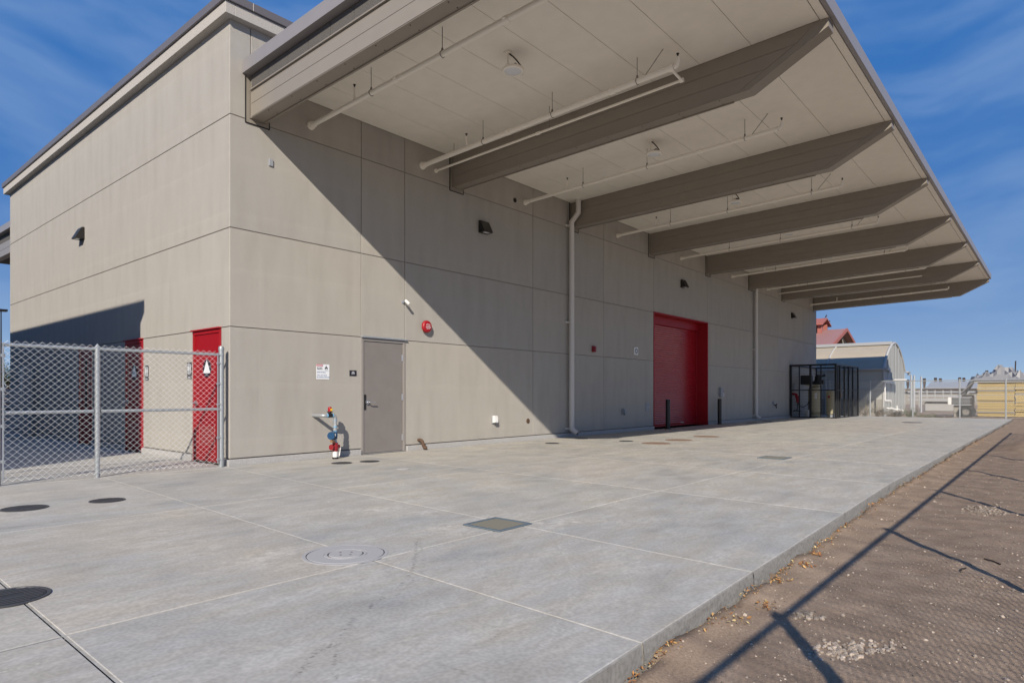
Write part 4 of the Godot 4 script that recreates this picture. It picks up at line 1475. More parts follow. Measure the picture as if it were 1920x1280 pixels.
func gas_riser() -> void:
	var t := thing("gas_riser", "gas pipe riser with blue valve and red body beside the wall", "pipe", Vector3(1.655, 0, 0.30))
	var mb := MB.new()
	var yt := 0.765
	mb.tube([Vector3(-0.165, yt, -0.2995)] + arc_pts(Vector3(-0.165, yt, -0.10), Vector3(-0.165, yt, 0.0), Vector3(-0.095, yt, 0.0), 6) + [Vector3(-0.085, yt, 0)], 0.031, 14)
	part(t, "wall_pipe", mb, M.galvanised)
	mb = MB.new()
	mb.tube(arc_pts(Vector3(0.02, yt, 0), Vector3(0.085, yt, 0), Vector3(0.085, yt - 0.085, 0), 6), 0.034, 14)
	mb.tube([Vector3(0.085, yt - 0.07, 0), Vector3(0.085, 0.345, 0)], 0.026, 14)
	mb.tube([Vector3(0.085, 0.40, 0), Vector3(0.085, 0.29, 0)], 0.029, 14)
	part(t, "riser_pipe", mb, M.galvanised)
	mb = MB.new()
	for y in [[0.67, 0.64, 0.034], [0.60, 0.575, 0.037], [0.555, 0.545, 0.033], [0.53, 0.50, 0.040]]:
		mb.tube([Vector3(0.085, y[0], 0), Vector3(0.085, y[1], 0)], y[2], 8)
	part(t, "union", mb, M.galvanised)
	mb = MB.new()
	for y in [[0.685, 0.672], [0.575, 0.557], [0.492, 0.480], [0.302, 0.285]]:
		mb.tube([Vector3(0.085, y[0], 0), Vector3(0.085, y[1], 0)], 0.0335, 14)
	mb.tube([Vector3(-0.088, yt, 0), Vector3(-0.068, yt, 0)], 0.0345, 14)
	mb.tube([Vector3(0.018, yt, 0), Vector3(0.036, yt, 0)], 0.0365, 14)
	part(t, "thread_tape", mb, M.blue_tape)
	mb = MB.new()
	mb.tube([Vector3(-0.069, yt, 0), Vector3(0.019, yt, 0)], 0.036, 14)
	mb.tube([Vector3(-0.025, yt, 0), Vector3(-0.025, yt + 0.075, 0)], 0.03, 12)
	mb.tube([Vector3(-0.025, yt + 0.055, 0), Vector3(-0.025, yt + 0.07, 0)], 0.05, 16)
	part(t, "shutoff_valve", mb, M.black_paint)
	mb = MB.new()
	mb.xf.origin = Vector3(-0.025, yt + 0.071, 0)
	mb.lathe([Vector2(0.034, 0.0), Vector2(0.036, 0.055), Vector2(0.03, 0.075), Vector2(0.0, 0.083)], 16)
	part(t, "red_cap", mb, M.red_paint)
	mb = MB.new()
	mb.box(Vector3(-0.012, yt + 0.10, 0.03), Vector3(0.04, 0.045, 0.02), 0.006)
	part(t, "yellow_tag", mb, M.yellow)
	# blue meter body
	mb = MB.new()
	mb.tube([Vector3(0.085, 0.47, 0), Vector3(0.085, 0.355, 0)], 0.038, 14)
	mb.tube([Vector3(0.085, 0.415, 0), Vector3(0.035, 0.415, 0.03)], 0.04, 12)
	mb.tube([Vector3(0.045, 0.415, 0.02), Vector3(-0.06, 0.415, 0.085)], 0.068, 18)
	mb.tube([Vector3(0.03, 0.415, 0.03), Vector3(0.015, 0.415, 0.04)], 0.076, 18)
	part(t, "meter", mb, M.blue_paint)
	mb = MB.new()
	mb.xf = Transform3D(Basis(Vector3(0, 1, 0), 0.0), Vector3(-0.01, 0.425, 0.118))
	mb.box(Vector3.ZERO, Vector3(0.05, 0.04, 0.012), 0.003)
	part(t, "meter_plate", mb, M.white_plastic)
	mb = MB.new()
	mb.tube([Vector3(0.07, 0.275, 0.02), Vector3(0.02, 0.31, 0.05), Vector3(-0.02, 0.325, 0.07)], 0.017, 10)
	mb.tube([Vector3(-0.02, 0.325, 0.07), Vector3(-0.055, 0.32, 0.085)], 0.026, 10)
	part(t, "test_cock", mb, M.brass)
	# red strainer body
	mb = MB.new()
	mb.tube([Vector3(0.085, 0.285, 0), Vector3(0.085, 0.135, 0)], 0.05, 16)
	mb.tube([Vector3(0.085, 0.25, 0), Vector3(0.085, 0.17, 0)], 0.062, 16)
	mb.tube([Vector3(0.085, 0.21, 0), Vector3(-0.02, 0.21, 0.03)], 0.04, 12)
	mb.tube([Vector3(0.085, 0.215, 0), Vector3(0.17, 0.215, -0.01)], 0.034, 12)
	mb.tube([Vector3(-0.005, 0.21, 0.026), Vector3(-0.022, 0.21, 0.031)], 0.05, 12)
	part(t, "strainer", mb, M.valve_red)
	mb = MB.new()
	mb.tube([Vector3(0.085, 0.136, 0), Vector3(0.085, 0.030, 0)], 0.044, 16)
	part(t, "ground_sleeve", mb, M.white_plastic)
	mb = MB.new()
	mb.tube([Vector3(0.085, 0.032, 0), Vector3(0.085, 0.001, 0)], 0.052, 16)
	part(t, "base_collar", mb, M.dark)
	mb = MB.new()
	mb.tube([Vector3(0.165, 0.225, 0.0), Vector3(0.185, 0.19, 0.01), Vector3(0.15, 0.05, 0.03)], 0.009, 8)
	part(t, "valve_lever", mb, M.white_plastic)

# ------------------------------------------------------------------ covers and drains
func build_covers() -> void:
	var list := [
		[-3.12, 2.15, 0.20, 0, "black round cast cover near the fence, left one of two"],
		[-2.42, 2.25, 0.17, 0, "smaller black round cast cover near the fence, right one of two"],
		[-3.93, 5.52, 0.20, 0, "black round cast cover lying across a joint at left foreground"],
		[1.40, 0.99, 0.17, 0, "black round cover at the foot of the gas riser"],
		[1.855, 1.13, 0.165, 0, "black round cover in front of the grey service door"],
		[1.52, 2.40, 0.10, 3, "small pale round cleanout cover beyond the grey door"],
		[7.06, 1.07, 0.17, 0, "small black round cover left of the canopy shadow"],
		[8.80, 0.70, 0.17, 0, "small dark round cover within the canopy shadow tip"],
		[8.76, 2.03, 0.17, 0, "dark round cover touching the rusty covers"],
		[8.62, 2.90, 0.33, 1, "large rusty tan manhole cover, nearest of three"],
		[9.92, 2.83, 0.33, 1, "large rusty tan manhole cover, middle of three"],
		[11.62, 2.80, 0.34, 1, "large rusty tan manhole cover, farthest of three"],
		[20.6, 0.75, 0.20, 0, "dark cover in canopy shadow before the far downspout"],
		[22.5, 0.72, 0.20, 0, "dark cover in canopy shadow at the far downspout"],
		[25.06, 5.50, 0.36, 0, "wide dark cover far out on the apron before the fence"],
	]
	for s in list:
		var r: float = s[2]
		var y := 0.0
		var m: Material = [M.cast_iron, M.dusty_iron, M.cover_concrete, M.cover_concrete][s[3]]
		var t := thing("manhole_cover", s[4], "manhole cover", Vector3(s[0], y, s[1]), "round covers in the apron")
		var mb := MB.new()
		mb.lathe([Vector2(r, 0.0003), Vector2(r, 0.005), Vector2(r * 0.985, 0.007), Vector2(r * 0.91, 0.007), Vector2(r * 0.90, 0.003), Vector2(r * 0.885, 0.003)], 36)
		part(t, "ring", mb, M.worn_iron if s[3] == 0 else m)
		mb = MB.new()
		mb.lathe([Vector2(r * 0.884, 0.001), Vector2(r * 0.88, 0.0055), Vector2(0, 0.0055)], 36)
		part(t, "lid", mb, m)
		if s[3] < 2:
			mb = MB.new()
			var n := int(r * 1.7 / 0.034)
			for k in n:
				var z := (k - (n - 1) * 0.5) * 0.034
				var hl := sqrt(maxf(0.0, pow(r * 0.84, 2) - z * z))
				if hl < 0.02:
					continue
				if absf(z) < 0.04 and r > 0.15:
					mb.span(Vector3(-hl, 0.0056, z - 0.007), Vector3(-0.07, 0.0095, z + 0.007), 0.0015)
					mb.span(Vector3(0.07, 0.0056, z - 0.007), Vector3(hl, 0.0095, z + 0.007), 0.0015)
				else:
					mb.span(Vector3(-hl, 0.0056, z - 0.007), Vector3(hl, 0.0095, z + 0.007), 0.0015)
			part(t, "tread_ribs", mb, M.worn_iron if s[3] == 0 else m)
	# concrete cleanout with a wide collar
	var t := thing("cleanout_cover", "round concrete cover in a wide flat collar on the joint", "manhole cover", Vector3(-2.12, 0, 6.13))
	var mb := MB.new()
	mb.lathe([Vector2(0.30, 0.0002), Vector2(0.298, 0.002), Vector2(0.2735, 0.0022), Vector2(0.2732, 0.0003)], 48)
	part(t, "outer_ring", mb, M.cover_concrete)
	mb = MB.new()
	mb.lathe([Vector2(0.267, 0.0004), Vector2(0.264, 0.003), Vector2(0.152, 0.003), Vector2(0.150, 0.0006)], 48)
	part(t, "collar", mb, M.cover_concrete)
	mb = MB.new()
	mb.lathe([Vector2(0.149, 0.0007), Vector2(0.147, 0.004), Vector2(0.128, 0.004), Vector2(0.126, -0.001)], 40)
	part(t, "frame", mb, M.cover_concrete)
	mb = MB.new()
	mb.lathe([Vector2(0.1255, 0.0008), Vector2(0.119, 0.0009)], 36)
	mb.lathe([Vector2(0.273, 0.0006), Vector2(0.267, 0.0006)], 48)
	part(t, "gap", mb, M.dark)
	mb = MB.new()
	mb.lathe([Vector2(0.1185, 0.0009), Vector2(0.116, 0.005), Vector2(0, 0.0055)], 36)
	part(t, "lid", mb, M.cover_concrete)
	mb = MB.new()
	for q in [Vector2(0.05, 0.0), Vector2(-0.05, 0.01), Vector2(0.0, 0.055), Vector2(-0.01, -0.05)]:
		mb.xf.origin = Vector3(q.x, 0, q.y)
		mb.lathe([Vector2(0.009, 0.0054), Vector2(0.008, 0.0062), Vector2(0, 0.0062)], 10)
	part(t, "screws", mb, M.rust)
	for s in [[-0.655, 6.27, 0.215, "square blue-grey drain grate in the near apron"], [6.92, 6.13, 0.23, "square blue-grey drain grate far out on the apron"]]:
		t = thing("drain_grate", s[3], "drain", Vector3(s[0], 0, s[1]), "square drain grates in the apron")
		var h: float = s[2]
		mb = MB.new()
		mb.span(Vector3(-h, 0.0003, -h), Vector3(h, 0.0012, h))
		part(t, "silt", mb, M.silt)
		mb = MB.new()
		mb.span(Vector3(-h, 0.0014, -h), Vector3(h, 0.012, -h + 0.03), 0.002)
		mb.span(Vector3(-h, 0.0014, h - 0.03), Vector3(h, 0.012, h), 0.002)
		mb.span(Vector3(-h, 0.0014, -h + 0.031), Vector3(-h + 0.03, 0.012, h - 0.031), 0.002)
		mb.span(Vector3(h - 0.03, 0.0014, -h + 0.031), Vector3(h, 0.012, h - 0.031), 0.002)
		part(t, "frame", mb, M.grate)
		var n := 15
		for k in n:
			var x := lerpf(-h + 0.045, h - 0.045, float(k) / (n - 1))
			mb = MB.new()
			mb.span(Vector3(x - 0.0025, 0.0014, -h + 0.032), Vector3(x + 0.0025, 0.008, h - 0.032))
			part(t, "bar", mb, M.dusty_bar)

# ------------------------------------------------------------------ chain link fences
var strand_cache := {}
func strand(height: float, wire: float, sides: int) -> ArrayMesh:
	var key := "%s %s %d" % [height, wire, sides]
	if not strand_cache.has(key):
		var p := []
		var n := int(height / LINK.y)
		for j in n + 1:
			var left := j % 2 == 0
			p.append(Vector3(0.0 if left else LINK.x, j * LINK.y, -0.004 if left else 0.004))
		var mb := MB.new()
		mb.tube(p, wire, sides, false)
		strand_cache[key] = mb.mesh()
	return strand_cache[key]

func link_mesh(parent: Node3D, x0: float, x1: float, y0: float, height: float, wire: float, sides: int, m: Material) -> void:
	var step: float = LINK.x
	var n := int((x1 - x0) / step)
	var mm := MultiMesh.new()
	mm.transform_format = MultiMesh.TRANSFORM_3D
	mm.mesh = strand(height, wire, sides)
	mm.instance_count = n
	for k in n:
		var b := Basis() if k % 2 == 0 else Basis(Vector3(-1, 0, 0), Vector3(0, 1, 0), Vector3(0, 0, -1))
		mm.set_instance_transform(k, Transform3D(b, Vector3(x0 + step * (k if k % 2 == 0 else k + 1), y0, 0.0)))
	var o := MultiMeshInstance3D.new()
	o.name = "chain_link"
	o.multimesh = mm
	o.material_override = m
	o.set_meta("kind", "stuff")
	parent.add_child(o, true)

func fence_post(parent: Node3D, x: float, h: float, r: float, m: Material, dome := true) -> void:
	var mb := MB.new()
	mb.xf.origin = Vector3(x, 0, -0.035)
	mb.lathe([Vector2(r, -0.05), Vector2(r, h - 0.03)], 18)
	if dome:
		mb.lathe([Vector2(r * 1.12, h - 0.06), Vector2(r * 1.12, h - 0.02), Vector2(r * 0.9, h + 0.005), Vector2(0, h + 0.016)], 18)
	else:
		mb.lathe([Vector2(r * 1.1, h - 0.07), Vector2(r * 1.1, h - 0.02), Vector2(r * 0.5, h + 0.01), Vector2(0, h + 0.03)], 18)
	part(parent, "post", mb, m)

func build_fences() -> void:
	# in front of the red doors
	var f := thing("chain_link_fence", "galvanised chain link fence in front of the red restroom doors", "fence", Vector3(0, 0, 0.03))
	fence_post(f, -0.135, 1.88, 0.038, M.galvanised)
	fence_post(f, -1.84, 1.80, 0.032, M.galvanised, false)
	fence_post(f, -2.92, 1.80, 0.030, M.galvanised)
	fence_post(f, -4.70, 1.80, 0.030, M.galvanised)
	for y in [1.755, 0.905]:
		for run in [[-4.7, -2.96], [-2.88, -1.88] if y < 1.0 else [-2.88, -0.20], [-1.80, -0.20] if y < 1.0 else [0, 0]]:
			if run[0] == run[1]:
				continue
			var mb := MB.new()
			mb.tube([Vector3(run[0], y, -0.035), Vector3(run[1], y, -0.035)], 0.0215, 14)
			part(f, "rail", mb, M.galvanised)
	var mb := MB.new()
	mb.box(Vector3(-0.205, 0.92, -0.002), Vector3(0.019, 1.72, 0.006), 0.001)
	part(f, "tension_bar", mb, M.galvanised)
	mb = MB.new()
	mb.box(Vector3(-2.875, 0.92, -0.002), Vector3(0.019, 1.72, 0.006), 0.001)
	part(f, "tension_bar", mb, M.galvanised)
	for y in [0.12, 0.46, 0.90, 0.98, 1.30, 1.62, 1.75]:
		mb = MB.new()
		mb.xf.origin = Vector3(-0.135, y, -0.035)
		mb.lathe([Vector2(0.0385, -0.012), Vector2(0.042, -0.012), Vector2(0.042, 0.012), Vector2(0.0385, 0.012)], 16)
		mb.span(Vector3(-0.09, -0.012, 0.02), Vector3(-0.025, 0.012, 0.035), 0.002)
		part(f, "tension_band", mb, M.galvanised)
	for y in [0.30, 0.74, 1.20, 1.62]:
		mb = MB.new()
		mb.xf.origin = Vector3(-2.92, y, -0.035)
		mb.lathe([Vector2(0.0305, -0.02), Vector2(0.036, -0.02), Vector2(0.036, 0.02), Vector2(0.0305, 0.02)], 16)
		mb.span(Vector3(0.02, -0.02, 0.0), Vector3(0.07, 0.02, 0.03), 0.004)
		part(f, "gate_hinge", mb, M.galvanised)
	# weave sits on the camera side of the rails, twisted barbs standing above the top rail
	link_mesh(f, -2.87, -0.205, 0.045, 1.80, 0.0025, 6, M.wire)
	link_mesh(f, -4.66, -2.965, 0.045, 1.80, 0.0025, 6, M.wire)

	# fence along the dirt strip, behind the photographer: only its shadow shows
	f = thing("boundary_fence", "chain link boundary fence along the dirt strip, known by its shadow", "fence", Vector3(0, -0.13, 10.60))
	var xs := []
	for k in 9:
		xs.append(-6.76 + 3.05 * k)
	for x in xs:
		fence_post(f, x, 1.84, 0.030 if x != xs[1] else 0.037, M.galvanised, false)
	mb = MB.new()
	mb.tube([Vector3(-7.0, 1.79, -0.035), Vector3(17.8, 1.79, -0.035)], 0.021, 12)
	part(f, "rail", mb, M.galvanised)
	link_mesh(f, -6.9, 17.6, 0.05, 1.80, 0.0026, 5, M.wire)

	# across the far end of the apron
	f = thing("yard_fence", "chain link fence across the far end of the apron", "fence", Vector3(32.62, 0, 0))
	f.rotation.y = -PI / 2
	for z in [0.55, 2.50, 4.40, 6.34, 8.10, 10.2, 12.3]:
		fence_post(f, z, 1.86, 0.034, M.galvanised, false)
	mb = MB.new()
	mb.tube([Vector3(0.3, 1.80, -0.035), Vector3(12.3, 1.80, -0.035)], 0.022, 10)
	part(f, "rail", mb, M.galvanised)
	link_mesh(f, 0.35, 12.3, 0.02, 1.80, 0.0029, 4, M.wire)

# ------------------------------------------------------------------ cage with its machines
func build_cage() -> void:
	var c := thing("equipment_cage", "black steel mesh cage enclosing tanks at the far wall end", "cage", Vector3(27.7, 0, 0))
	var h := 2.52
	var x1 := 4.3
	var zd := 2.07
	var bar := func(a: Vector3, b: Vector3, w: float, called: String) -> void:
		var mb := MB.new()
		var lo := Vector3(minf(a.x, b.x), minf(a.y, b.y), minf(a.z, b.z)) - Vector3.ONE * w * 0.5
		var hi := Vector3(maxf(a.x, b.x), maxf(a.y, b.y), maxf(a.z, b.z)) + Vector3.ONE * w * 0.5
		if lo.y < 0.002:
			lo.y = 0.002
		mb.span(lo, hi, 0.004)
		part(c, called, mb, M.black_paint)
	for z in [0.06, 0.96, 2.07]:
		bar.call(Vector3(0, 0, z), Vector3(0, h - 0.05, z), 0.095, "post")
	for z in [0.45, 1.42]:
		bar.call(Vector3(0.01, 0, z), Vector3(0.01, h - 0.06, z), 0.05, "stile")
	bar.call(Vector3(0, h, 0.03), Vector3(0, h, zd), 0.08, "top_rail")
	bar.call(Vector3(0, 0.03, 0.10), Vector3(0, 0.03, zd - 0.04), 0.045, "bottom_rail")
	bar.call(Vector3(0.01, 1.32, 0.10), Vector3(0.01, 1.32, zd - 0.04), 0.04, "mid_rail")
	# side towards the apron, with a gate
	for x in [0.35, 0.70, 1.55, 2.35, 3.2, 4.3]:
		bar.call(Vector3(x, 0, zd), Vector3(x, h - 0.05, zd), 0.07, "post")
	bar.call(Vector3(0.05, h, zd), Vector3(x1, h, zd), 0.07, "top_rail")
	bar.call(Vector3(0.05, 0.03, zd), Vector3(x1 - 0.04, 0.03, zd), 0.045, "bottom_rail")
	bar.call(Vector3(0.05, 1.32, zd), Vector3(x1 - 0.04, 1.32, zd), 0.035, "mid_rail")
	# far side
	for z in [0.06, 1.05, 1.42]:
		bar.call(Vector3(x1, 0, z), Vector3(x1, h - 0.05, z), 0.06, "post")
	bar.call(Vector3(x1, h, 0.03), Vector3(x1, h, zd), 0.07, "top_rail")
	bar.call(Vector3(0.05, h, 0.04), Vector3(x1, h, 0.04), 0.06, "top_rail")
	# slanted braces in the side
	for s in [[1.55, 2.35], [2.35, 3.2]]:
		var mb := MB.new()
		mb.tube([Vector3(s[0] + 0.06, 1.34, zd - 0.03), Vector3((s[0] + s[1]) * 0.5, 2.45, zd - 0.03)], 0.012, 6)
		part(c, "brace", mb, M.black_paint)
	var mb := MB.new()
	mb.box(Vector3(0.74, 1.08, zd + 0.045), Vector3(0.05, 0.16, 0.03), 0.006)
	part(c, "padlock", mb, M.brass)
	# welded wire: vertical and horizontal wires of each side, as one weave
	mb = MB.new()
	var z := 0.10
	while z < zd - 0.03:
		mb.tube([Vector3(0.0, 0.05, z), Vector3(0.0, h - 0.04, z)], 0.0019, 4, false)
		z += 0.05
	var x := 0.10
	while x < x1 - 0.05:
		mb.tube([Vector3(x, 0.05, zd), Vector3(x, h - 0.04, zd)], 0.0019, 4, false)
		x += 0.05
	var y := 0.15
	while y < h - 0.1:
		mb.tube([Vector3(0.001, y, 0.08), Vector3(0.001, y, zd - 0.03)], 0.0022, 4, false)
		mb.tube([Vector3(0.05, y, zd - 0.001), Vector3(x1, y, zd - 0.001)], 0.0022, 4, false)
		y += 0.15
	var o := part(c, "welded_wire", mb, M.black_paint)
	o.set_meta("kind", "stuff")
	# compressor: two cream tanks with a black pump on top
	var t := thing("air_compressor", "cream upright tank with black motor on top inside the cage", "compressor", Vector3(28.75, 0, 0.86))
	mb = MB.new()
	mb.lathe([Vector2(0.0, 0.16), Vector2(0.20, 0.17), Vector2(0.29, 0.25), Vector2(0.30, 0.35), Vector2(0.30, 1.30), Vector2(0.27, 1.43), Vector2(0.16, 1.52), Vector2(0.0, 1.54)], 26)
	part(t, "tank", mb, M.tank)
	mb = MB.new()
	mb.lathe([Vector2(0.24, 0.002), Vector2(0.24, 0.165), Vector2(0.21, 0.172)], 20)
	part(t, "skirt", mb, M.tank)
	mb = MB.new()
	mb.box(Vector3(-0.10, 1.57, -0.02), Vector3(0.60, 0.05, 0.62), 0.008)
	part(t, "deck", mb, M.tank)
	mb = MB.new()
	mb.box(Vector3(-0.05, 1.83, -0.36), Vector3(0.34, 0.46, 0.50), 0.02)
	part(t, "belt_guard", mb, M.black_paint)
	mb = MB.new()
	mb.tube([Vector3(0, 1.66, 0.16), Vector3(0, 2.0, 0.16)], 0.14, 16)
	mb.tube([Vector3(0, 2.0, 0.16), Vector3(0.0, 2.08, 0.16)], 0.10, 12)
	mb.tube([Vector3(0, 1.75, 0.0), Vector3(0, 1.72, 0.42)], 0.11, 14)
	mb.tube([Vector3(-0.05, 1.98, 0.2), Vector3(-0.02, 2.05, 0.5)], 0.05, 10)
	mb.box(Vector3(0.0, 1.68, 0.12), Vector3(0.36, 0.18, 0.34), 0.02)
	for k in 6:
		mb.tube([Vector3(0, 1.78 + k * 0.04, 0.16), Vector3(0, 1.795 + k * 0.04, 0.16)], 0.175, 14)
	part(t, "pump", mb, M.black_paint)
	mb = MB.new()
	mb.box(Vector3(-0.262, 1.05, 0.09), Vector3(0.06, 0.30, 0.15), 0.004)
	part(t, "label_plate", mb, M.white_plastic)
	t = thing("water_tank", "slim cream tank with red mark beside the compressor in the cage", "tank", Vector3(29.15, 0, 1.50))
	mb = MB.new()
	mb.lathe([Vector2(0.0, 0.12), Vector2(0.16, 0.13), Vector2(0.22, 0.2), Vector2(0.22, 1.16), Vector2(0.17, 1.30), Vector2(0.0, 1.37)], 22)
	part(t, "tank", mb, M.tank)
	mb = MB.new()
	mb.lathe([Vector2(0.18, 0.002), Vector2(0.18, 0.135)], 18)
	part(t, "foot", mb, M.grey_plastic)
	mb = MB.new()
	mb.box(Vector3(-0.205, 1.0, -0.04), Vector3(0.03, 0.10, 0.10), 0.004)
	part(t, "mark", mb, M.red_paint)
	t = thing("plastic_bucket", "white bucket on the floor of the cage before the compressor", "bucket", Vector3(28.15, 0, 0.72))
	mb = MB.new()
	mb.lathe([Vector2(0.0, 0.002), Vector2(0.135, 0.002), Vector2(0.155, 0.34), Vector2(0.163, 0.345), Vector2(0.163, 0.37), Vector2(0.15, 0.37), Vector2(0.13, 0.02), Vector2(0, 0.02)], 22)
	part(t, "body", mb, M.white_plastic)
	mb = MB.new()
	var arcp := []
	for k in 9:
		var g := PI * k / 8
		arcp.append(Vector3(-0.165 - 0.01 * sin(g), 0.33 - 0.15 * sin(g), cos(g) * 0.15))
	mb.tube(arcp, 0.004, 5)
	part(t, "handle", mb, M.steel)
	# red valve and hose on the wall inside the cage
	t = thing("red_valve", "red valve with grey box and hose on the wall inside cage", "valve", Vector3(28.1, 0, 0.0))
	mb = MB.new()
	mb.span(Vector3(-0.16, 1.28, 0.0005), Vector3(0.12, 1.66, 0.16), 0.01)
	part(t, "switch_box", mb, M.grey_plastic)
	mb = MB.new()
	mb.tube([Vector3(0, 1.15, 0.001), Vector3(0, 1.12, 0.20), Vector3(0.0, 0.9, 0.24), Vector3(0, 0.72, 0.26)], 0.065, 14)
	mb.tube([Vector3(0, 1.0, 0.14), Vector3(0, 1.0, 0.36)], 0.05, 12)
	part(t, "body", mb, M.red_paint)
	mb = MB.new()
	mb.tube([Vector3(0, 0.74, 0.26), Vector3(0.0, 0.55, 0.34), Vector3(0.1, 0.5, 0.5), Vector3(0.3, 0.62, 0.62), Vector3(0.45, 0.78, 0.66)], 0.018, 8)
	mb.tube([Vector3(0, 0.72, 0.26), Vector3(-0.02, 0.36, 0.24), Vector3(0.0, 0.30, 0.05)], 0.02, 8)
	mb.tube([Vector3(0, 0.34, 0.08), Vector3(0, 0.30, 0.42)], 0.018, 8)
	part(t, "hose", mb, M.rubber)

# ------------------------------------------------------------------ yard beyond the fence
func build_greenhouse() -> void:
	var g := thing("greenhouse", "curved roof greenhouse with beige covering behind the cage", "greenhouse", Vector3(36.0, -0.15, 2.5))
	var w := 6.4
	var hs := 2.70
	var hr := 4.32
	var L := 24.0
	var prof := []
	for k in 13:
		var t := float(k) / 12
		var x := w * t
		var u := absf(t - 0.5) * 2.0
		prof.append(Vector2(x, hs + (hr - hs) * pow(1.0 - pow(u, 1.75), 0.86)))
	var mb: MB
	# covering between the hoops: one sheet per bay on each slope
	var bays := 8
	for k in bays:
		for side in 2:
			mb = MB.new()
			for q in 6:
				var a: Vector2 = prof[q + side * 6]
				var c: Vector2 = prof[q + 1 + side * 6]
				if side == 0 and q == 5:
					c = a.lerp(c, 0.0)
				var z0 := -L * k / bays - 0.03
				var z1 := -L * (k + 1) / bays + 0.03
				var nn := Vector3(-(c.y - a.y), c.x - a.x, 0).normalized()
				if a != c:
					mb.quad(Vector3(a.x, a.y, z0), Vector3(c.x, c.y, z0), Vector3(c.x, c.y, z1), Vector3(a.x, a.y, z1), nn)
			part(g, "roof_sheet", mb, M.poly_beige)
	for k in bays + 1:
		mb = MB.new()
		var pts := []
		for p in prof:
			pts.append(Vector3(p.x, p.y + 0.02, -L * k / bays))
		mb.tube(pts, 0.045 if k else 0.07, 6)
		part(g, "hoop", mb, M.hoop_white)
	# ridge vent
	mb = MB.new()
	mb.span(Vector3(2.25, hr - 0.13, -L), Vector3(3.5, hr + 0.06, 0.02), 0.02)
	part(g, "ridge_vent", mb, M.alu)
	mb = MB.new()
	mb.span(Vector3(2.0, hr - 0.36, -L), Vector3(2.2, hr - 0.28, 0.0), 0.01)
	part(g, "vent_rail", mb, M.hoop_white)
	# side walls and posts
	for k in bays:
		mb = MB.new()
		mb.span(Vector3(-0.01, 1.0, -L * (k + 1) / bays + 0.04), Vector3(0.01, hs - 0.02, -L * k / bays - 0.04))
		part(g, "side_sheet", mb, M.poly_clear)
	mb = MB.new()
	mb.span(Vector3(-0.02, 0.0, -L), Vector3(0.03, 1.0, -0.03))
	part(g, "base_wall", mb, M.weathered)
	mb = MB.new()
	mb.span(Vector3(-0.08, hs - 0.06, -L), Vector3(0.0, hs + 0.04, 0.05), 0.01)
	mb.span(Vector3(-0.05, 1.55, -L), Vector3(-0.012, 1.62, 0.0), 0.01)
	part(g, "side_rail", mb, M.alu)
	for k in 5:
		mb = MB.new()
		mb.box(Vector3(-0.03, hs * 0.5, -L * k / bays), Vector3(0.08, hs, 0.08), 0.01)
		part(g, "post", mb, M.hoop_white)
	# glazed gable
	mb = MB.new()
	var poly := PackedVector2Array([Vector2(0.05, 0.0), Vector2(w - 0.05, 0.0)])
	for k in range(12, -1, -1):
		poly.append(Vector2(clampf(prof[k].x, 0.05, w - 0.05), prof[k].y - 0.03))
	mb.xf.origin = Vector3(0, 0, -0.03)
	mb.prism(poly, 0.02)
	part(g, "gable_glazing", mb, M.poly_clear)
	for x in [0.05, 1.1, 2.15, 3.2, 4.25, 5.3, 6.35]:
		mb = MB.new()
		var u := absf(x / w - 0.5) * 2.0
		var top := hs + (hr - hs) * pow(maxf(0.0, 1.0 - pow(u, 1.75)), 0.86) - 0.04
		mb.box(Vector3(x, top * 0.5, 0.025), Vector3(0.04, top, 0.03), 0.006)
		part(g, "mullion", mb, M.alu)
	mb = MB.new()
	mb.box(Vector3(1.5, 1.95, 0.06), Vector3(2.6, 0.09, 0.08), 0.01)
	part(g, "gutter", mb, M.white_plastic)
	for x in [0.5, 6.9]:
		mb = MB.new()
		mb.box(Vector3(x, hs - 0.02, 0.12), Vector3(0.75, 0.12, 0.16), 0.02)
		mb.box(Vector3(x + 0.25, hs - 0.14, 0.12), Vector3(0.16, 0.14, 0.14), 0.02)
		part(g, "gable_bracket", mb, M.alu)

func roof_pair(parent: Node3D, xr: float, yr: float, half: float, pitch: float, z0: float, z1: float, thick: float, m: Material, called: String, ribs: int) -> void:
	for s in [-1.0, 1.0]:
		var mb := MB.new()
		mb.prism(PackedVector2Array([Vector2(xr, yr), Vector2(xr + s * half, yr - half * pitch), Vector2(xr + s * half, yr - half * pitch - thick), Vector2(xr, yr - thick)]), z1 - z0)
		for q in mb.v.size():
			mb.v[q].z += z0
		for k in ribs:
			var z := lerpf(z0, z1, (k + 0.5) / ribs)
			mb.tube([Vector3(xr, yr + 0.015, z), Vector3(xr + s * half, yr - half * pitch + 0.015, z)], 0.03, 5)
		part(parent, called, mb, m)

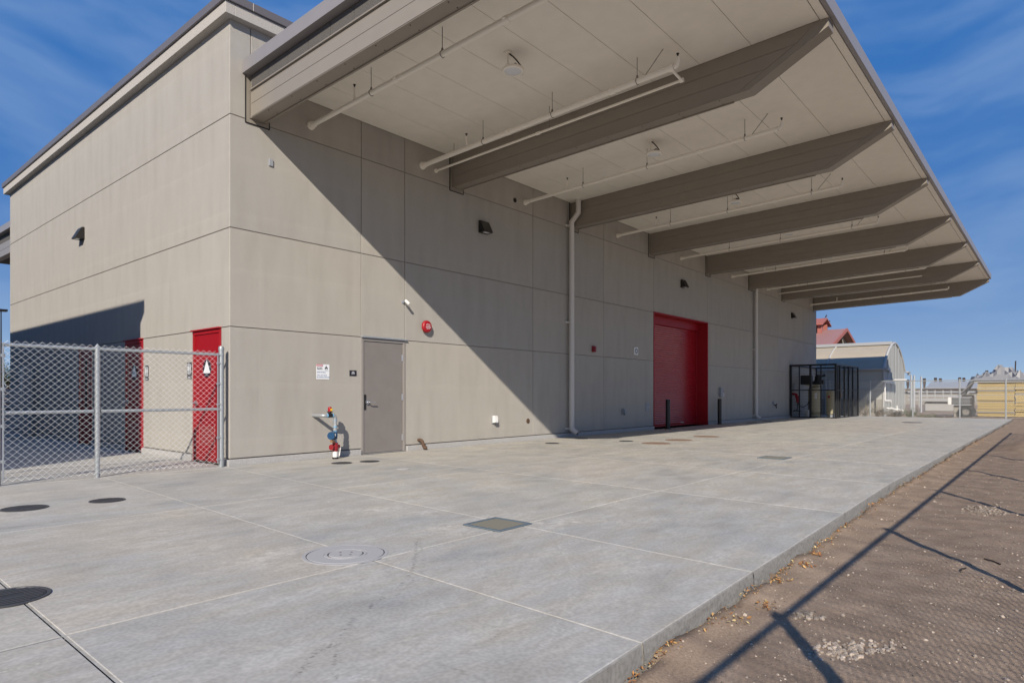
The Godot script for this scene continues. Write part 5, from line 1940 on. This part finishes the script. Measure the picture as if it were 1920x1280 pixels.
func build_barn() -> void:
	var b := thing("red_barn", "barn with weathered red metal roof and cupola behind greenhouse", "barn", Vector3(72.0, -0.15, -7.7))
	roof_pair(b, 0, 8.4, 7.2, 0.363, -34.0, 0.0, 0.16, M.red_roof, "roof", 60)
	var mb := MB.new()
	for s in [-1.0, 1.0]:
		mb.prism(PackedVector2Array([Vector2(0, 8.46), Vector2(s * 7.3, 8.46 - 7.3 * 0.363), Vector2(s * 7.3, 8.12 - 7.3 * 0.363), Vector2(0, 8.12)]), 0.14)
	part(b, "gable_trim", mb, M.red_trim)
	mb = MB.new()
	mb.xf.origin = Vector3(0, 0, -1.8)
	mb.prism(PackedVector2Array([Vector2(-6.6, 0), Vector2(6.6, 0), Vector2(6.6, 5.75), Vector2(0, 8.15), Vector2(-6.6, 5.75)]), 0.15)
	part(b, "gable_wall", mb, M.barn_dark)
	mb = MB.new()
	mb.span(Vector3(-6.6, 0, -34), Vector3(-6.4, 5.8, -1.66))
	part(b, "side_wall", mb, M.barn_dark)
	for s in [-1.0, 1.0]:
		mb = MB.new()
		mb.tube([Vector3(0, 8.1, -0.7), Vector3(s * 4.5, 6.3, -0.7)], 0.13, 6)
		mb.tube([Vector3(s * 0.6, 7.9, -0.7), Vector3(s * 2.9, 5.6, -0.7)], 0.11, 6)
		part(b, "truss", mb, M.weathered)
	mb = MB.new()
	mb.tube([Vector3(-5.5, 5.85, -0.7), Vector3(5.5, 5.85, -0.7)], 0.14, 6)
	part(b, "tie_beam", mb, M.weathered)
	var cp := group_part(b, "cupola", Vector3(0, 0, -1.9))
	roof_pair(cp, 0, 9.72, 1.75, 0.42, -4.2, 0.0, 0.14, M.red_trim, "cupola_roof", 6)
	for z in [-0.5, -1.4, -3.9]:
		for s in [-1.0, 1.0]:
			mb = MB.new()
			mb.span(Vector3(s * 1.05 - 0.2, 7.95, z - 0.22), Vector3(s * 1.05 + 0.2, 9.2, z + 0.22), 0.02)
			part(cp, "cupola_post", mb, M.red_trim)
	mb = MB.new()
	mb.span(Vector3(-1.2, 8.65, -3.7), Vector3(-1.05, 8.8, -1.62))
	mb.span(Vector3(-1.2, 8.35, -3.7), Vector3(-1.05, 8.45, -1.62))
	part(cp, "rail", mb, M.barn_dark)
	# two birds on the cupola roof
	for s in [[Vector3(72.05, 9.57, -9.75), "tiny bird perched on the cupola ridge of the barn"], [Vector3(73.3, 9.03, -9.75), "tiny bird perched on the cupola eave of the barn"]]:
		var t := thing("bird", s[1], "bird", s[0], "birds on the barn cupola")
		mb = MB.new()
		mb.tube([Vector3(-0.22, 0.10, 0), Vector3(-0.08, 0.16, 0), Vector3(0.06, 0.22, 0), Vector3(0.14, 0.30, 0), Vector3(0.20, 0.33, 0), Vector3(0.28, 0.31, 0)], 0.06, 8)
		mb.tube([Vector3(-0.40, 0.08, 0), Vector3(-0.15, 0.15, 0)], 0.025, 6)
		mb.tube([Vector3(0, 0.18, 0.03), Vector3(0, 0.0, 0.03)], 0.012, 5)
		mb.tube([Vector3(0, 0.18, -0.03), Vector3(0, 0.0, -0.03)], 0.012, 5)
		part(t, "body", mb, M.wood_dark)

func build_yard_things() -> void:
	var mb: MB
	var gy := -0.15
	# stacked concrete forms
	var t := thing("form_stack", "tall stack of yellow and grey concrete forms behind far fence", "stack", Vector3(38.0, gy, 6.6))
	var r := RandomNumberGenerator.new()
	r.seed = 33
	var y := 0.10
	for k in 2:
		for z in [0.4, 1.6, 2.8, 4.0]:
			mb = MB.new()
			mb.span(Vector3(k * 1.0, 0.0, z), Vector3(k * 1.0 + 0.1, 0.095, z + 0.1))
			part(t, "bearer", mb, M.wood_dark)
	for layer in 19:
		var th := 0.087
		for k in 3:
			var z0 := k * 1.63 + r.randf_range(-0.03, 0.03)
			var off := r.randf_range(-0.05, 0.05)
			mb = MB.new()
			mb.span(Vector3(off, y, z0), Vector3(1.25 + off, y + th - 0.012, z0 + 1.60), 0.008)
			# rails of the form frame stand out at the edge
			mb.span(Vector3(off - 0.015, y + 0.002, z0), Vector3(off - 0.001, y + 0.022, z0 + 1.6))
			mb.span(Vector3(off - 0.015, y + th - 0.036, z0), Vector3(off - 0.001, y + th - 0.014, z0 + 1.6))
			part(t, "form_panel", mb, M.form_yellow if r.randf() < 0.93 else M.form_grey)
		y += th + (0.03 if layer % 4 == 3 else 0.003)
	mb = MB.new()
	mb.span(Vector3(-0.12, y, -0.15), Vector3(1.4, y + 0.11, 5.0), 0.01)
	part(t, "top_board", mb, M.white_plastic)
	# tarpaulin heaped on the stack
	var n := noise(91, 0.9, 4)
	var tp := thing("tarpaulin", "crumpled grey tarpaulin heaped over the stack of forms", "tarpaulin", Vector3(38.0, gy + y + 0.112, 6.6))
	mb = MB.new()
	var pts := []
	for j in 15:
		var row := []
		for i in 41:
			var z := -0.9 + 6.4 * i / 40.0
			var x := -0.25 + 1.9 * j / 14.0
			var fall := minf(1.0, minf((z + 0.9) / 0.9, minf((x + 0.25) / 0.35, (1.65 - x) / 0.35)))
			var hh := 0.10 + 0.30 * absf(n.get_noise_2d(x * 2.6, z * 2.8)) * 2.0 + 0.42 * exp(-pow((z - 1.05) / 0.5, 2.0)) + 0.16 * n.get_noise_2d(x * 7.0, z * 8.0)
			var yy := maxf(0.004, hh * smoothstep(0.0, 0.8, fall))
			if z < -0.14:
				yy = lerpf(yy, -1.1, smoothstep(-0.14, -0.9, z)) + 0.12 * n.get_noise_2d(x * 5.0, z * 6.0)
			row.append(Vector3(x, yy, z))
		pts.append(row)
	for j in 14:
		for i in 40:
			mb.face(pts[j][i], pts[j][i + 1], pts[j + 1][i + 1], pts[j + 1][i], Vector3(pts[j][i].x, -5, pts[j][i].z))
	part(tp, "sheet", mb, M.tarp)
	mb = MB.new()
	mb.tube([Vector3(0.5, 0.4, 1.6), Vector3(0.5, 1.02, 1.62)], 0.03, 6)
	part(tp, "prop_pole", mb, M.wood_dark)
	# trailer with a black grille
	t = thing("utility_trailer", "white ended utility trailer with black side grille beside form stack", "trailer", Vector3(36.3, gy, 5.2))
	mb = MB.new()
	mb.span(Vector3(0, 0.72, 0.25), Vector3(1.3, 1.12, 0.42), 0.015)
	part(t, "end_panel", mb, M.white_plastic)
	mb = MB.new()
	mb.span(Vector3(0.02, 0.74, 0.421), Vector3(1.28, 1.09, 1.25), 0.01)
	part(t, "side_grille", mb, M.dark)
	mb = MB.new()
	for k in 5:
		mb.span(Vector3(-0.01, 0.78 + k * 0.065, 0.43), Vector3(0.019, 0.80 + k * 0.065, 1.24))
	mb.span(Vector3(-0.015, 1.091, 0.43), Vector3(1.3, 1.13, 1.25))
	mb.span(Vector3(-0.015, 0.70, 0.43), Vector3(1.3, 0.739, 1.25))
	part(t, "grille_bars", mb, M.alu)
	for x in [0.1, 1.2]:
		mb = MB.new()
		mb.xf = Transform3D(Basis(Vector3(0, 0, 1), PI / 2), Vector3(x, 0.34, 1.05))
		mb.lathe([Vector2(0.16, -0.10), Vector2(0.30, -0.10), Vector2(0.34, -0.06), Vector2(0.34, 0.06), Vector2(0.30, 0.10), Vector2(0.16, 0.10)], 22)
		part(t, "tyre", mb, M.rubber)
		mb = MB.new()
		mb.xf = Transform3D(Basis(Vector3(0, 0, 1), PI / 2), Vector3(x, 0.34, 1.05))
		mb.lathe([Vector2(0.0, -0.06), Vector2(0.155, -0.07), Vector2(0.155, 0.07), Vector2(0.0, 0.06)], 18)
		part(t, "rim", mb, M.rod_grey)
	mb = MB.new()
	mb.span(Vector3(0.15, 0.30, 0.5), Vector3(1.15, 0.695, 0.95), 0.02)
	part(t, "axle_box", mb, M.weathered)
	mb = MB.new()
	mb.span(Vector3(0.2, 0.0, 0.5), Vector3(1.0, 0.298, 0.8), 0.02)
	part(t, "support_block", mb, M.weathered)
	# grey sheet leaning between trailer and stack
	t = thing("leaning_sheet", "grey metal sheet leaning against the stack of forms", "sheet", Vector3(37.4, gy, 6.0))
	mb = MB.new()
	mb.xf = Transform3D(Basis(Vector3(1, 0, 0), 0.75), Vector3(0, 1.55, 0.15))
	mb.box(Vector3.ZERO, Vector3(0.9, 0.95, 0.04), 0.006)
	part(t, "panel", mb, M.tarp)
	mb = MB.new()
	mb.span(Vector3(-0.4, 0.0, 0.0), Vector3(0.4, 1.25, 0.5), 0.05)
	part(t, "debris_and_shade", mb, M.barn_dark)  # near-black block stands for debris and the dark shadows around it
	# long concrete block
	mb = MB.new()
	mb.xf.origin = Vector3(51.5, gy, 2.1)
	mb.span(Vector3(0, 0.72, 0), Vector3(1.6, 0.93, 3.2), 0.03)
	mb.span(Vector3(0.25, 0.0, 0.2), Vector3(1.4, 0.719, 3.0), 0.05)
	var o := part(self, "concrete_block", mb, M.field_white)
	tag(o, "long pale concrete block lying in the yard behind the fence", "block")
	# white rail fence
	t = thing("rail_fence", "white three rail fence across the yard in the distance", "fence", Vector3(65.4, gy, -0.6))
	for k in 8:
		mb = MB.new()
		mb.span(Vector3(-0.05, 0, k * 0.62 - 0.05), Vector3(0.05, 1.66, k * 0.62 + 0.05), 0.01)
		part(t, "post", mb, M.field_white)
	for yy in [0.75, 1.12, 1.48]:
		mb = MB.new()
		mb.span(Vector3(-0.03, yy - 0.06, -0.3), Vector3(0.03, yy + 0.06, 4.9), 0.008)
		part(t, "rail", mb, M.alu)
	# low sheds at the back
	t = thing("low_shed", "long low shed with grey roof on the horizon", "shed", Vector3(88.0, gy, -6.0))
	mb = MB.new()
	mb.span(Vector3(0.3, 0, 0.3), Vector3(8.0, 2.0, 24.0))
	part(t, "wall", mb, M.weathered)
	for k in 4:
		mb = MB.new()
		mb.prism(PackedVector2Array([Vector2(-0.3, 1.95), Vector2(4.2, 2.72), Vector2(8.6, 1.95), Vector2(8.6, 2.05), Vector2(4.2, 2.84), Vector2(-0.3, 2.05)]), 5.9)
		for q in mb.v.size():
			mb.v[q].z += 3.5 + k * 6.0
		part(t, "roof_sheet", mb, M.roof_grey)
	mb = MB.new()
	mb.span(Vector3(-0.35, 1.75, 0.0), Vector3(-0.1, 1.9, 24.0))
	part(t, "gutter", mb, M.wood_dark)
	# steel poles and timber posts
	var wp := ["left", "middle", "right"]
	var k2 := 0
	for s in [[47.57, 2.07, 2.62], [47.72, 2.24, 2.58], [48.03, 2.61, 2.52]]:
		mb = MB.new()
		mb.xf.origin = Vector3(s[0], gy, s[1])
		mb.lathe([Vector2(0.06, 0), Vector2(0.06, s[2]), Vector2(0.0, s[2] + 0.03)], 8)
		o = part(self, "steel_pole", mb, M.alu)
		tag(o, "thin grey steel pole beyond the yard fence, %s one of three" % wp[k2], "pole", "thin steel poles in the yard")
		k2 += 1
	wp = ["first", "second", "third", "fourth", "fifth", "sixth", "seventh"]
	k2 = 0
	for s in [[109.0, -7.64, 3.4], [110.6, -5.72, 3.6], [111.7, -4.43, 3.7], [112.2, -3.86, 3.6], [114.1, -1.62, 3.75], [114.5, -1.13, 3.7], [116.8, 1.53, 4.8]]:
		mb = MB.new()
		mb.xf.origin = Vector3(s[0], gy, s[1])
		mb.span(Vector3(-0.13, 0, -0.13), Vector3(0.13, s[2], 0.13), 0.02)
		mb.span(Vector3(-0.18, s[2] - 0.9, -0.18), Vector3(0.18, s[2] + 0.08, 0.18), 0.02)
		o = part(self, "timber_post", mb, M.wood_dark)
		tag(o, "dark timber post on the skyline, %s from the greenhouse" % wp[k2], "post", "dark timber posts on the skyline")
		k2 += 1
	# white irrigation pipes by the greenhouse
	t = thing("irrigation_pipes", "white plastic irrigation pipes standing before the greenhouse gable", "pipe", Vector3(35.0, gy, 2.75))
	mb = MB.new()
	mb.tube([Vector3(0, 0.92, 0), Vector3(0, 2.06, 0)], 0.035, 8)
	mb.tube([Vector3(0, 2.06, 0), Vector3(0.2, 2.06, 1.0)], 0.03, 8)
	part(t, "upper_pipe", mb, M.white_plastic)
	mb = MB.new()
	mb.tube([Vector3(0, 0.93, 0), Vector3(0.2, 0.93, 0.24), Vector3(0.2, 0.50, 0.26), Vector3(0.1, 0.52, 0.05)], 0.042, 8)
	mb.tube([Vector3(0.2, 0.52, 0.26), Vector3(0.4, 0.44, 0.45), Vector3(0.5, 0.42, 0.75), Vector3(0.5, 0.36, 0.76)], 0.042, 8)
	mb.tube([Vector3(0.42, 0.001, 0.5), Vector3(0.42, 0.66, 0.5)], 0.04, 8)
	part(t, "lower_pipe", mb, M.white_plastic)
	mb = MB.new()
	mb.box(Vector3(0.42, 0.20, 0.5), Vector3(0.5, 0.22, 0.45), 0.04)
	part(t, "valve_box", mb, M.dark)

func shrub(called: String, label: String, category: String, at: Vector3, size: Vector3, count: int, cols: Array, sd: int, grp: String) -> void:
	# twigs with small leaf faces through the whole volume
	var t := thing(called, label, category, at, grp)
	var r := RandomNumberGenerator.new()
	r.seed = sd
	var tw := MB.new()
	var tips := []
	for k in 26:
		var g := r.randf() * TAU
		var d := Vector3(cos(g) * size.x, size.y * r.randf_range(0.5, 1.0) * 2.0, sin(g) * size.z) * r.randf_range(0.3, 1.0)
		d.y = size.y * r.randf_range(0.5, 1.0)
		tw.tube([Vector3(0, 0, 0), d * 0.5 + Vector3(r.randfn(0, 0.04), 0.03, r.randfn(0, 0.04)), d], 0.008, 4, false, 0.003)
		tips.append(d)
	part(t, "twigs", tw, M.weathered)
	var mb := MB.new()
	mb.colored = true
	for k in count:
		var d: Vector3 = tips[r.randi() % tips.size()]
		var p := d * r.randf_range(0.25, 1.05) + Vector3(r.randfn(0, 0.06), r.randfn(0, 0.05), r.randfn(0, 0.06)) * (size.x + 0.3)
		p.y = maxf(p.y, 0.02)
		var a := Vector3(r.randfn(0, 1), r.randfn(0, 1), r.randfn(0, 1)).normalized()
		var b := a.cross(Vector3(r.randfn(0, 1), r.randfn(0, 1), r.randfn(0, 1))).normalized()
		var s := r.randf_range(0.02, 0.05)
		var c: Color = cols[r.randi() % cols.size()]
		mb.col = c * r.randf_range(0.7, 1.2)
		mb.quad(p - a * s, p + b * s * 0.5, p + a * s, p - b * s * 0.5, a.cross(b).normalized())
	part(t, "foliage", mb, M.green_leaf)

func build_plants() -> void:
	var dry := [Color(0.20, 0.13, 0.075), Color(0.26, 0.18, 0.11), Color(0.14, 0.10, 0.07), Color(0.11, 0.12, 0.05)]
	var green := [Color(0.07, 0.10, 0.03), Color(0.10, 0.13, 0.04), Color(0.18, 0.16, 0.07)]
	var gy := -0.15
	var s := [
		[Vector3(34.2, gy, 1.9), Vector3(0.6, 0.75, 0.7), dry, "dry brown weed clump behind the fence beside the cage"],
		[Vector3(34.6, gy, 2.5), Vector3(0.5, 0.6, 0.6), dry, "dry reddish weed clump at the foot of greenhouse corner"],
		[Vector3(35.0, gy, 3.2), Vector3(0.6, 0.45, 0.7), dry, "low dry weed clump around the white irrigation pipes"],
		[Vector3(34.4, gy, 4.0), Vector3(0.4, 0.55, 0.5), green, "green weed clump beside the second fence post"],
		[Vector3(34.0, gy, 4.7), Vector3(0.5, 0.28, 0.6), green, "low green weeds along the fence foot near the middle"],
		[Vector3(34.3, gy, 5.5), Vector3(0.5, 0.18, 0.6), dry, "low dry weeds along the fence foot before the trailer"],
	]
	var k := 0
	for q in s:
		shrub("weed_clump", q[3], "weeds", q[0], q[1], 420, q[2], 200 + k, "weeds beyond the yard fence")
		k += 1

# ------------------------------------------------------------------ left background and the neighbour that shades the end wall
func build_left() -> void:
	var mb: MB
	# neighbouring building, out of the picture to the left; its shadow lies on the end wall
	var t := thing("neighbour_building", "neighbouring building left of the picture that shades the end wall", "building", Vector3(-5.2, 0, 0.05))
	mb = MB.new()
	mb.span(Vector3(-7.0, -0.15, -24.0), Vector3(-0.12, 6.30, -0.12))
	part(t, "wall", mb, M.stucco)
	mb = MB.new()
	mb.span(Vector3(-7.1, 6.301, -24.1), Vector3(0.0, 6.56, 0.0), 0.01)
	part(t, "eave", mb, M.coping)
	# grey slatted gate and post at the far end of the passage
	t = thing("slatted_gate", "dark grey slatted gate at the far end of the passage", "gate", Vector3(-0.05, 0, -11.1))
	mb = MB.new()
	mb.span(Vector3(-0.25, 0.001, -0.10), Vector3(-0.06, 1.86, 0.10), 0.01)
	part(t, "post", mb, M.galvanised)
	for k in 9:
		mb = MB.new()
		mb.span(Vector3(-2.4, 0.08 + k * 0.135, -0.03), Vector3(-0.27, 0.19 + k * 0.135, 0.03), 0.006)
		part(t, "slat", mb, M.alu)
	mb = MB.new()
	mb.tube([Vector3(-2.4, 1.72, 0), Vector3(-0.26, 1.72, 0)], 0.022, 8)
	part(t, "rail", mb, M.galvanised)
	# dark tree and street lamp past the corner
	t = thing("street_lamp", "dark street lamp with flat head past the far corner", "street lamp", Vector3(9.75, -0.15, -65.2))
	mb = MB.new()
	mb.lathe([Vector2(0.08, 0), Vector2(0.05, 9.0)], 10)
	part(t, "pole", mb, M.lamp_bronze)
	mb = MB.new()
	mb.span(Vector3(-0.3, 9.001, -0.35), Vector3(0.45, 9.2, 0.35), 0.03)
	part(t, "lamp_head", mb, M.lamp_bronze)
	tree("broad_tree", "dark green tree seen through the fence past the far corner", Vector3(6.4, -0.15, -46.0), 3.6, 301)
	tree("broad_tree", "dark tree mass behind the slatted gate at the picture edge", Vector3(3.2, -0.15, -44.0), 3.2, 302)

func tree(called: String, label: String, at: Vector3, h: float, sd: int) -> void:
	var t := thing(called, label, "tree", at, "trees past the far corner")
	var r := RandomNumberGenerator.new()
	r.seed = sd
	var mb := MB.new()
	mb.tube([Vector3(0, 0, 0), Vector3(0.05, h * 0.3, 0.03), Vector3(0.0, h * 0.6, 0)], 0.16, 8, false, 0.07)
	var tips := []
	for k in 14:
		var g := r.randf() * TAU
		var e := Vector3(cos(g) * r.randf_range(0.5, 1.6), h * r.randf_range(0.45, 0.95), sin(g) * r.randf_range(0.5, 1.6))
		mb.tube([Vector3(0.02, h * r.randf_range(0.25, 0.55), 0.01), e * Vector3(0.5, 0.9, 0.5), e], 0.05, 5, false, 0.015)
		tips.append(e)
	part(t, "trunk", mb, M.wood_dark)
	mb = MB.new()
	mb.colored = true
	for k in 2600:
		var c: Vector3 = tips[r.randi() % tips.size()]
		var p := c + Vector3(r.randfn(0, 0.36), r.randfn(0, 0.30), r.randfn(0, 0.36))
		p.y = maxf(p.y, 0.3)
		var a := Vector3(r.randfn(0, 1), r.randfn(0, 1), r.randfn(0, 1)).normalized()
		var b := a.cross(Vector3(r.randfn(0, 1), r.randfn(0, 1), r.randfn(0, 1))).normalized()
		var s := r.randf_range(0.05, 0.11)
		mb.col = Color(0.035, 0.055, 0.02) * r.randf_range(0.6, 1.3)
		mb.quad(p - a * s, p + b * s * 0.55, p + a * s, p - b * s * 0.55, a.cross(b).normalized())
	part(t, "crown", mb, M.green_leaf)

# ------------------------------------------------------------------ loose stones and leaves
func scatter(called: String, label: String, category: String, mesh: Mesh, m: Material, xf: Array, cols: Array) -> void:
	var mm := MultiMesh.new()
	mm.transform_format = MultiMesh.TRANSFORM_3D
	mm.use_colors = true
	mm.mesh = mesh
	mm.instance_count = xf.size()
	for k in xf.size():
		mm.set_instance_transform(k, xf[k])
		mm.set_instance_color(k, cols[k])
	var o := MultiMeshInstance3D.new()
	o.name = numbered(called)
	o.multimesh = mm
	o.material_override = m
	add_child(o)
	tag(o, label, category, "", "stuff")

func stone_mesh(sd: int) -> ArrayMesh:
	var r := RandomNumberGenerator.new()
	r.seed = sd
	var sp := SphereMesh.new()
	sp.radial_segments = 7
	sp.rings = 4
	sp.radius = 1.0
	sp.height = 2.0
	var a := sp.get_mesh_arrays()
	var v: PackedVector3Array = a[Mesh.ARRAY_VERTEX]
	var idx: PackedInt32Array = a[Mesh.ARRAY_INDEX]
	var n := noise(sd, 0.9, 2)
	for k in v.size():
		v[k] *= 1.0 + 0.45 * n.get_noise_3dv(v[k])
		v[k].y *= 0.62
	var mb := MB.new()
	for k in range(0, idx.size(), 3):
		var p := v[idx[k]]
		var q := v[idx[k + 1]]
		var s := v[idx[k + 2]]
		var nn := (q - p).cross(s - p).normalized()
		if nn.dot(p + q + s) < 0.0:
			nn = -nn
		mb.tri(p, q, s, nn, nn, nn)
	return mb.mesh()

func build_scatter() -> void:
	var r := RandomNumberGenerator.new()
	r.seed = 77
	var xf := []
	var cols := []
	var stone := func(x: float, z: float, s: float, pale: float) -> void:
		var b := Basis(Vector3.UP, r.randf() * TAU) * Basis(Vector3.RIGHT, r.randfn(0, 0.3))
		xf.append(Transform3D(b.scaled(Vector3.ONE * s), Vector3(x, dirt_y(x, z) + s * r.randf_range(0.0, 0.35), z)))
		var k := r.randf_range(0.6, 1.1) * pale
		cols.append(Color(0.58 * k, 0.48 * k, 0.385 * k))
	for k in 9000:
		var x := -3.6 + 18.0 * pow(r.randf(), 1.7)
		var z := edge_z(x) + 0.03 + 2.6 * pow(r.randf(), 1.15)
		stone.call(x, z, 0.0022 + 0.0055 * pow(r.randf(), 4.0), 1.0 if r.randf() < 0.4 else (0.6 if r.randf() < 0.7 else 0.25))
	for k in 5000:
		var x := -3.6 + 14.0 * pow(r.randf(), 1.6)
		var z := edge_z(x) + 0.02 + 2.4 * r.randf()
		if bump_a.get_noise_2d(x * 5.0 + 70.0, z * 5.0) < r.randf_range(-0.2, 0.35):
			continue
		stone.call(x, z, r.randf_range(0.003, 0.008), r.randf_range(0.25, 0.75))
	for k in 130:
		var x := -3.4 + 14.0 * pow(r.randf(), 1.4)
		var z := edge_z(x) + 0.05 + 2.3 * r.randf()
		stone.call(x, z, r.randf_range(0.006, 0.014), r.randf_range(0.6, 1.1))
	scatter("loose_pebbles", "small pale pebbles strewn over the dirt strip", "pebbles", stone_mesh(5), M.pebble, xf, cols)
	xf.clear()
	cols.clear()
	for k in 230:
		var a := r.randfn(0, 1.0)
		var q := r.randfn(0, 1.0)
		stone.call(-1.34 + a * 0.085 + q * 0.05, 9.235 + a * 0.015 + q * 0.075, r.randf_range(0.005, 0.014), r.randf_range(0.55, 0.95))
	for k in 150:
		stone.call(3.67 + r.randfn(0, 0.16), 9.40 + r.randfn(0, 0.10), r.randf_range(0.007, 0.018), r.randf_range(0.4, 0.75))
	for k in 40:
		stone.call(-1.0 + r.randfn(0, 0.05), 8.92 + r.randfn(0, 0.05), r.randf_range(0.006, 0.018), r.randf_range(0.4, 0.75))
	scatter("gravel_heap", "small heaps of broken gravel lying on the dirt strip", "gravel", stone_mesh(6), M.pebble, xf, cols)
	# dry leaves blown against the slab edge
	var lm := MB.new()
	var prof := [Vector2(0, -1.0), Vector2(0.42, -0.45), Vector2(0.5, 0.1), Vector2(0.22, 0.7), Vector2(0, 1.05)]
	for i in 4:
		for s in [-1.0, 1.0]:
			var a: Vector2 = prof[i]
			var b: Vector2 = prof[i + 1]
			var p0 := Vector3(0, 0.22 * a.y * a.y, a.y)
			var p1 := Vector3(s * a.x, 0.22 * a.y * a.y + 0.28 * a.x, a.y)
			var p2 := Vector3(s * b.x, 0.22 * b.y * b.y + 0.28 * b.x, b.y)
			var p3 := Vector3(0, 0.22 * b.y * b.y, b.y)
			lm.face(p0, p1, p2, p3, Vector3(0, -9, 0))
	xf = []
	cols = []
	var tones := [Color(0.42, 0.20, 0.06), Color(0.50, 0.30, 0.11), Color(0.30, 0.13, 0.045), Color(0.55, 0.42, 0.20), Color(0.22, 0.10, 0.04)]
	var leaf := func(x: float, z: float, s: float) -> void:
		var b := Basis(Vector3.UP, r.randf() * TAU) * Basis(Vector3.RIGHT, r.randfn(0, 0.5)) * Basis(Vector3.BACK, r.randfn(0, 0.5))
		xf.append(Transform3D(b.scaled(Vector3.ONE * s), Vector3(x, dirt_y(x, z) + s * 0.45 + 0.004, z)))
		cols.append(tones[r.randi() % tones.size()] * r.randf_range(0.7, 1.2))
	var clump := noise(97, 0.9, 3)
	for k in 2000:
		var x := -2.6 + 20.0 * pow(r.randf(), 1.3)
		if clump.get_noise_1d(x * 2.2) < r.randf_range(-0.35, 0.35):
			continue
		leaf.call(x, edge_z(x) + 0.015 + absf(r.randfn(0, 0.035)) * (1.0 + 0.12 * x), r.randf_range(0.004, 0.012))
	for c in [Vector3(0.08, 8.60, 0.045), Vector3(-1.35, 8.66, 0.05), Vector3(-0.45, 8.58, 0.05), Vector3(-1.0, 8.68, 0.05), Vector3(0.5, 8.55, 0.03)]:
		for k in 26:
			leaf.call(c.x + r.randfn(0, c.z), maxf(c.y + r.randfn(0, c.z * 0.6), edge_z(c.x) + 0.02), r.randf_range(0.006, 0.017))
	scatter("leaf_litter", "dry orange and tan leaves gathered along the slab edge", "leaves", lm.mesh(), M.leaf_dry, xf, cols)
	# broken twigs on the dirt
	for s in [[Vector3(1.15, 0, 9.62), 0.7, 0.16, "short dark twig on the dirt near the right edge"], [Vector3(0.72, 0, 9.48), 2.9, 0.10, "thin pale twig on the dirt among the pebbles"]]:
		var mb := MB.new()
		mb.tube([Vector3(-s[2] * 0.5, 0.006, 0), Vector3(0, 0.010, 0.006), Vector3(s[2] * 0.5, 0.006, -0.004)], 0.005, 6)
		var o := part(self, "twig", mb, M.wood_dark, Vector3(s[0].x, dirt_y(s[0].x, s[0].z), s[0].z))
		o.rotation.y = s[1]
		tag(o, s[3], "twig", "twigs on the dirt strip")

func _ready() -> void:
	view_and_light()
	materials()
	build_ground()
	build_apron()
	build_building()
	build_canopy()
	build_left()
	build_greenhouse()
	build_barn()
	build_fences()
	build_cage()
	build_pipes()
	build_lamps()
	build_downspouts()
	build_wall_things()
	build_covers()
	build_yard_things()
	build_plants()
	build_scatter()
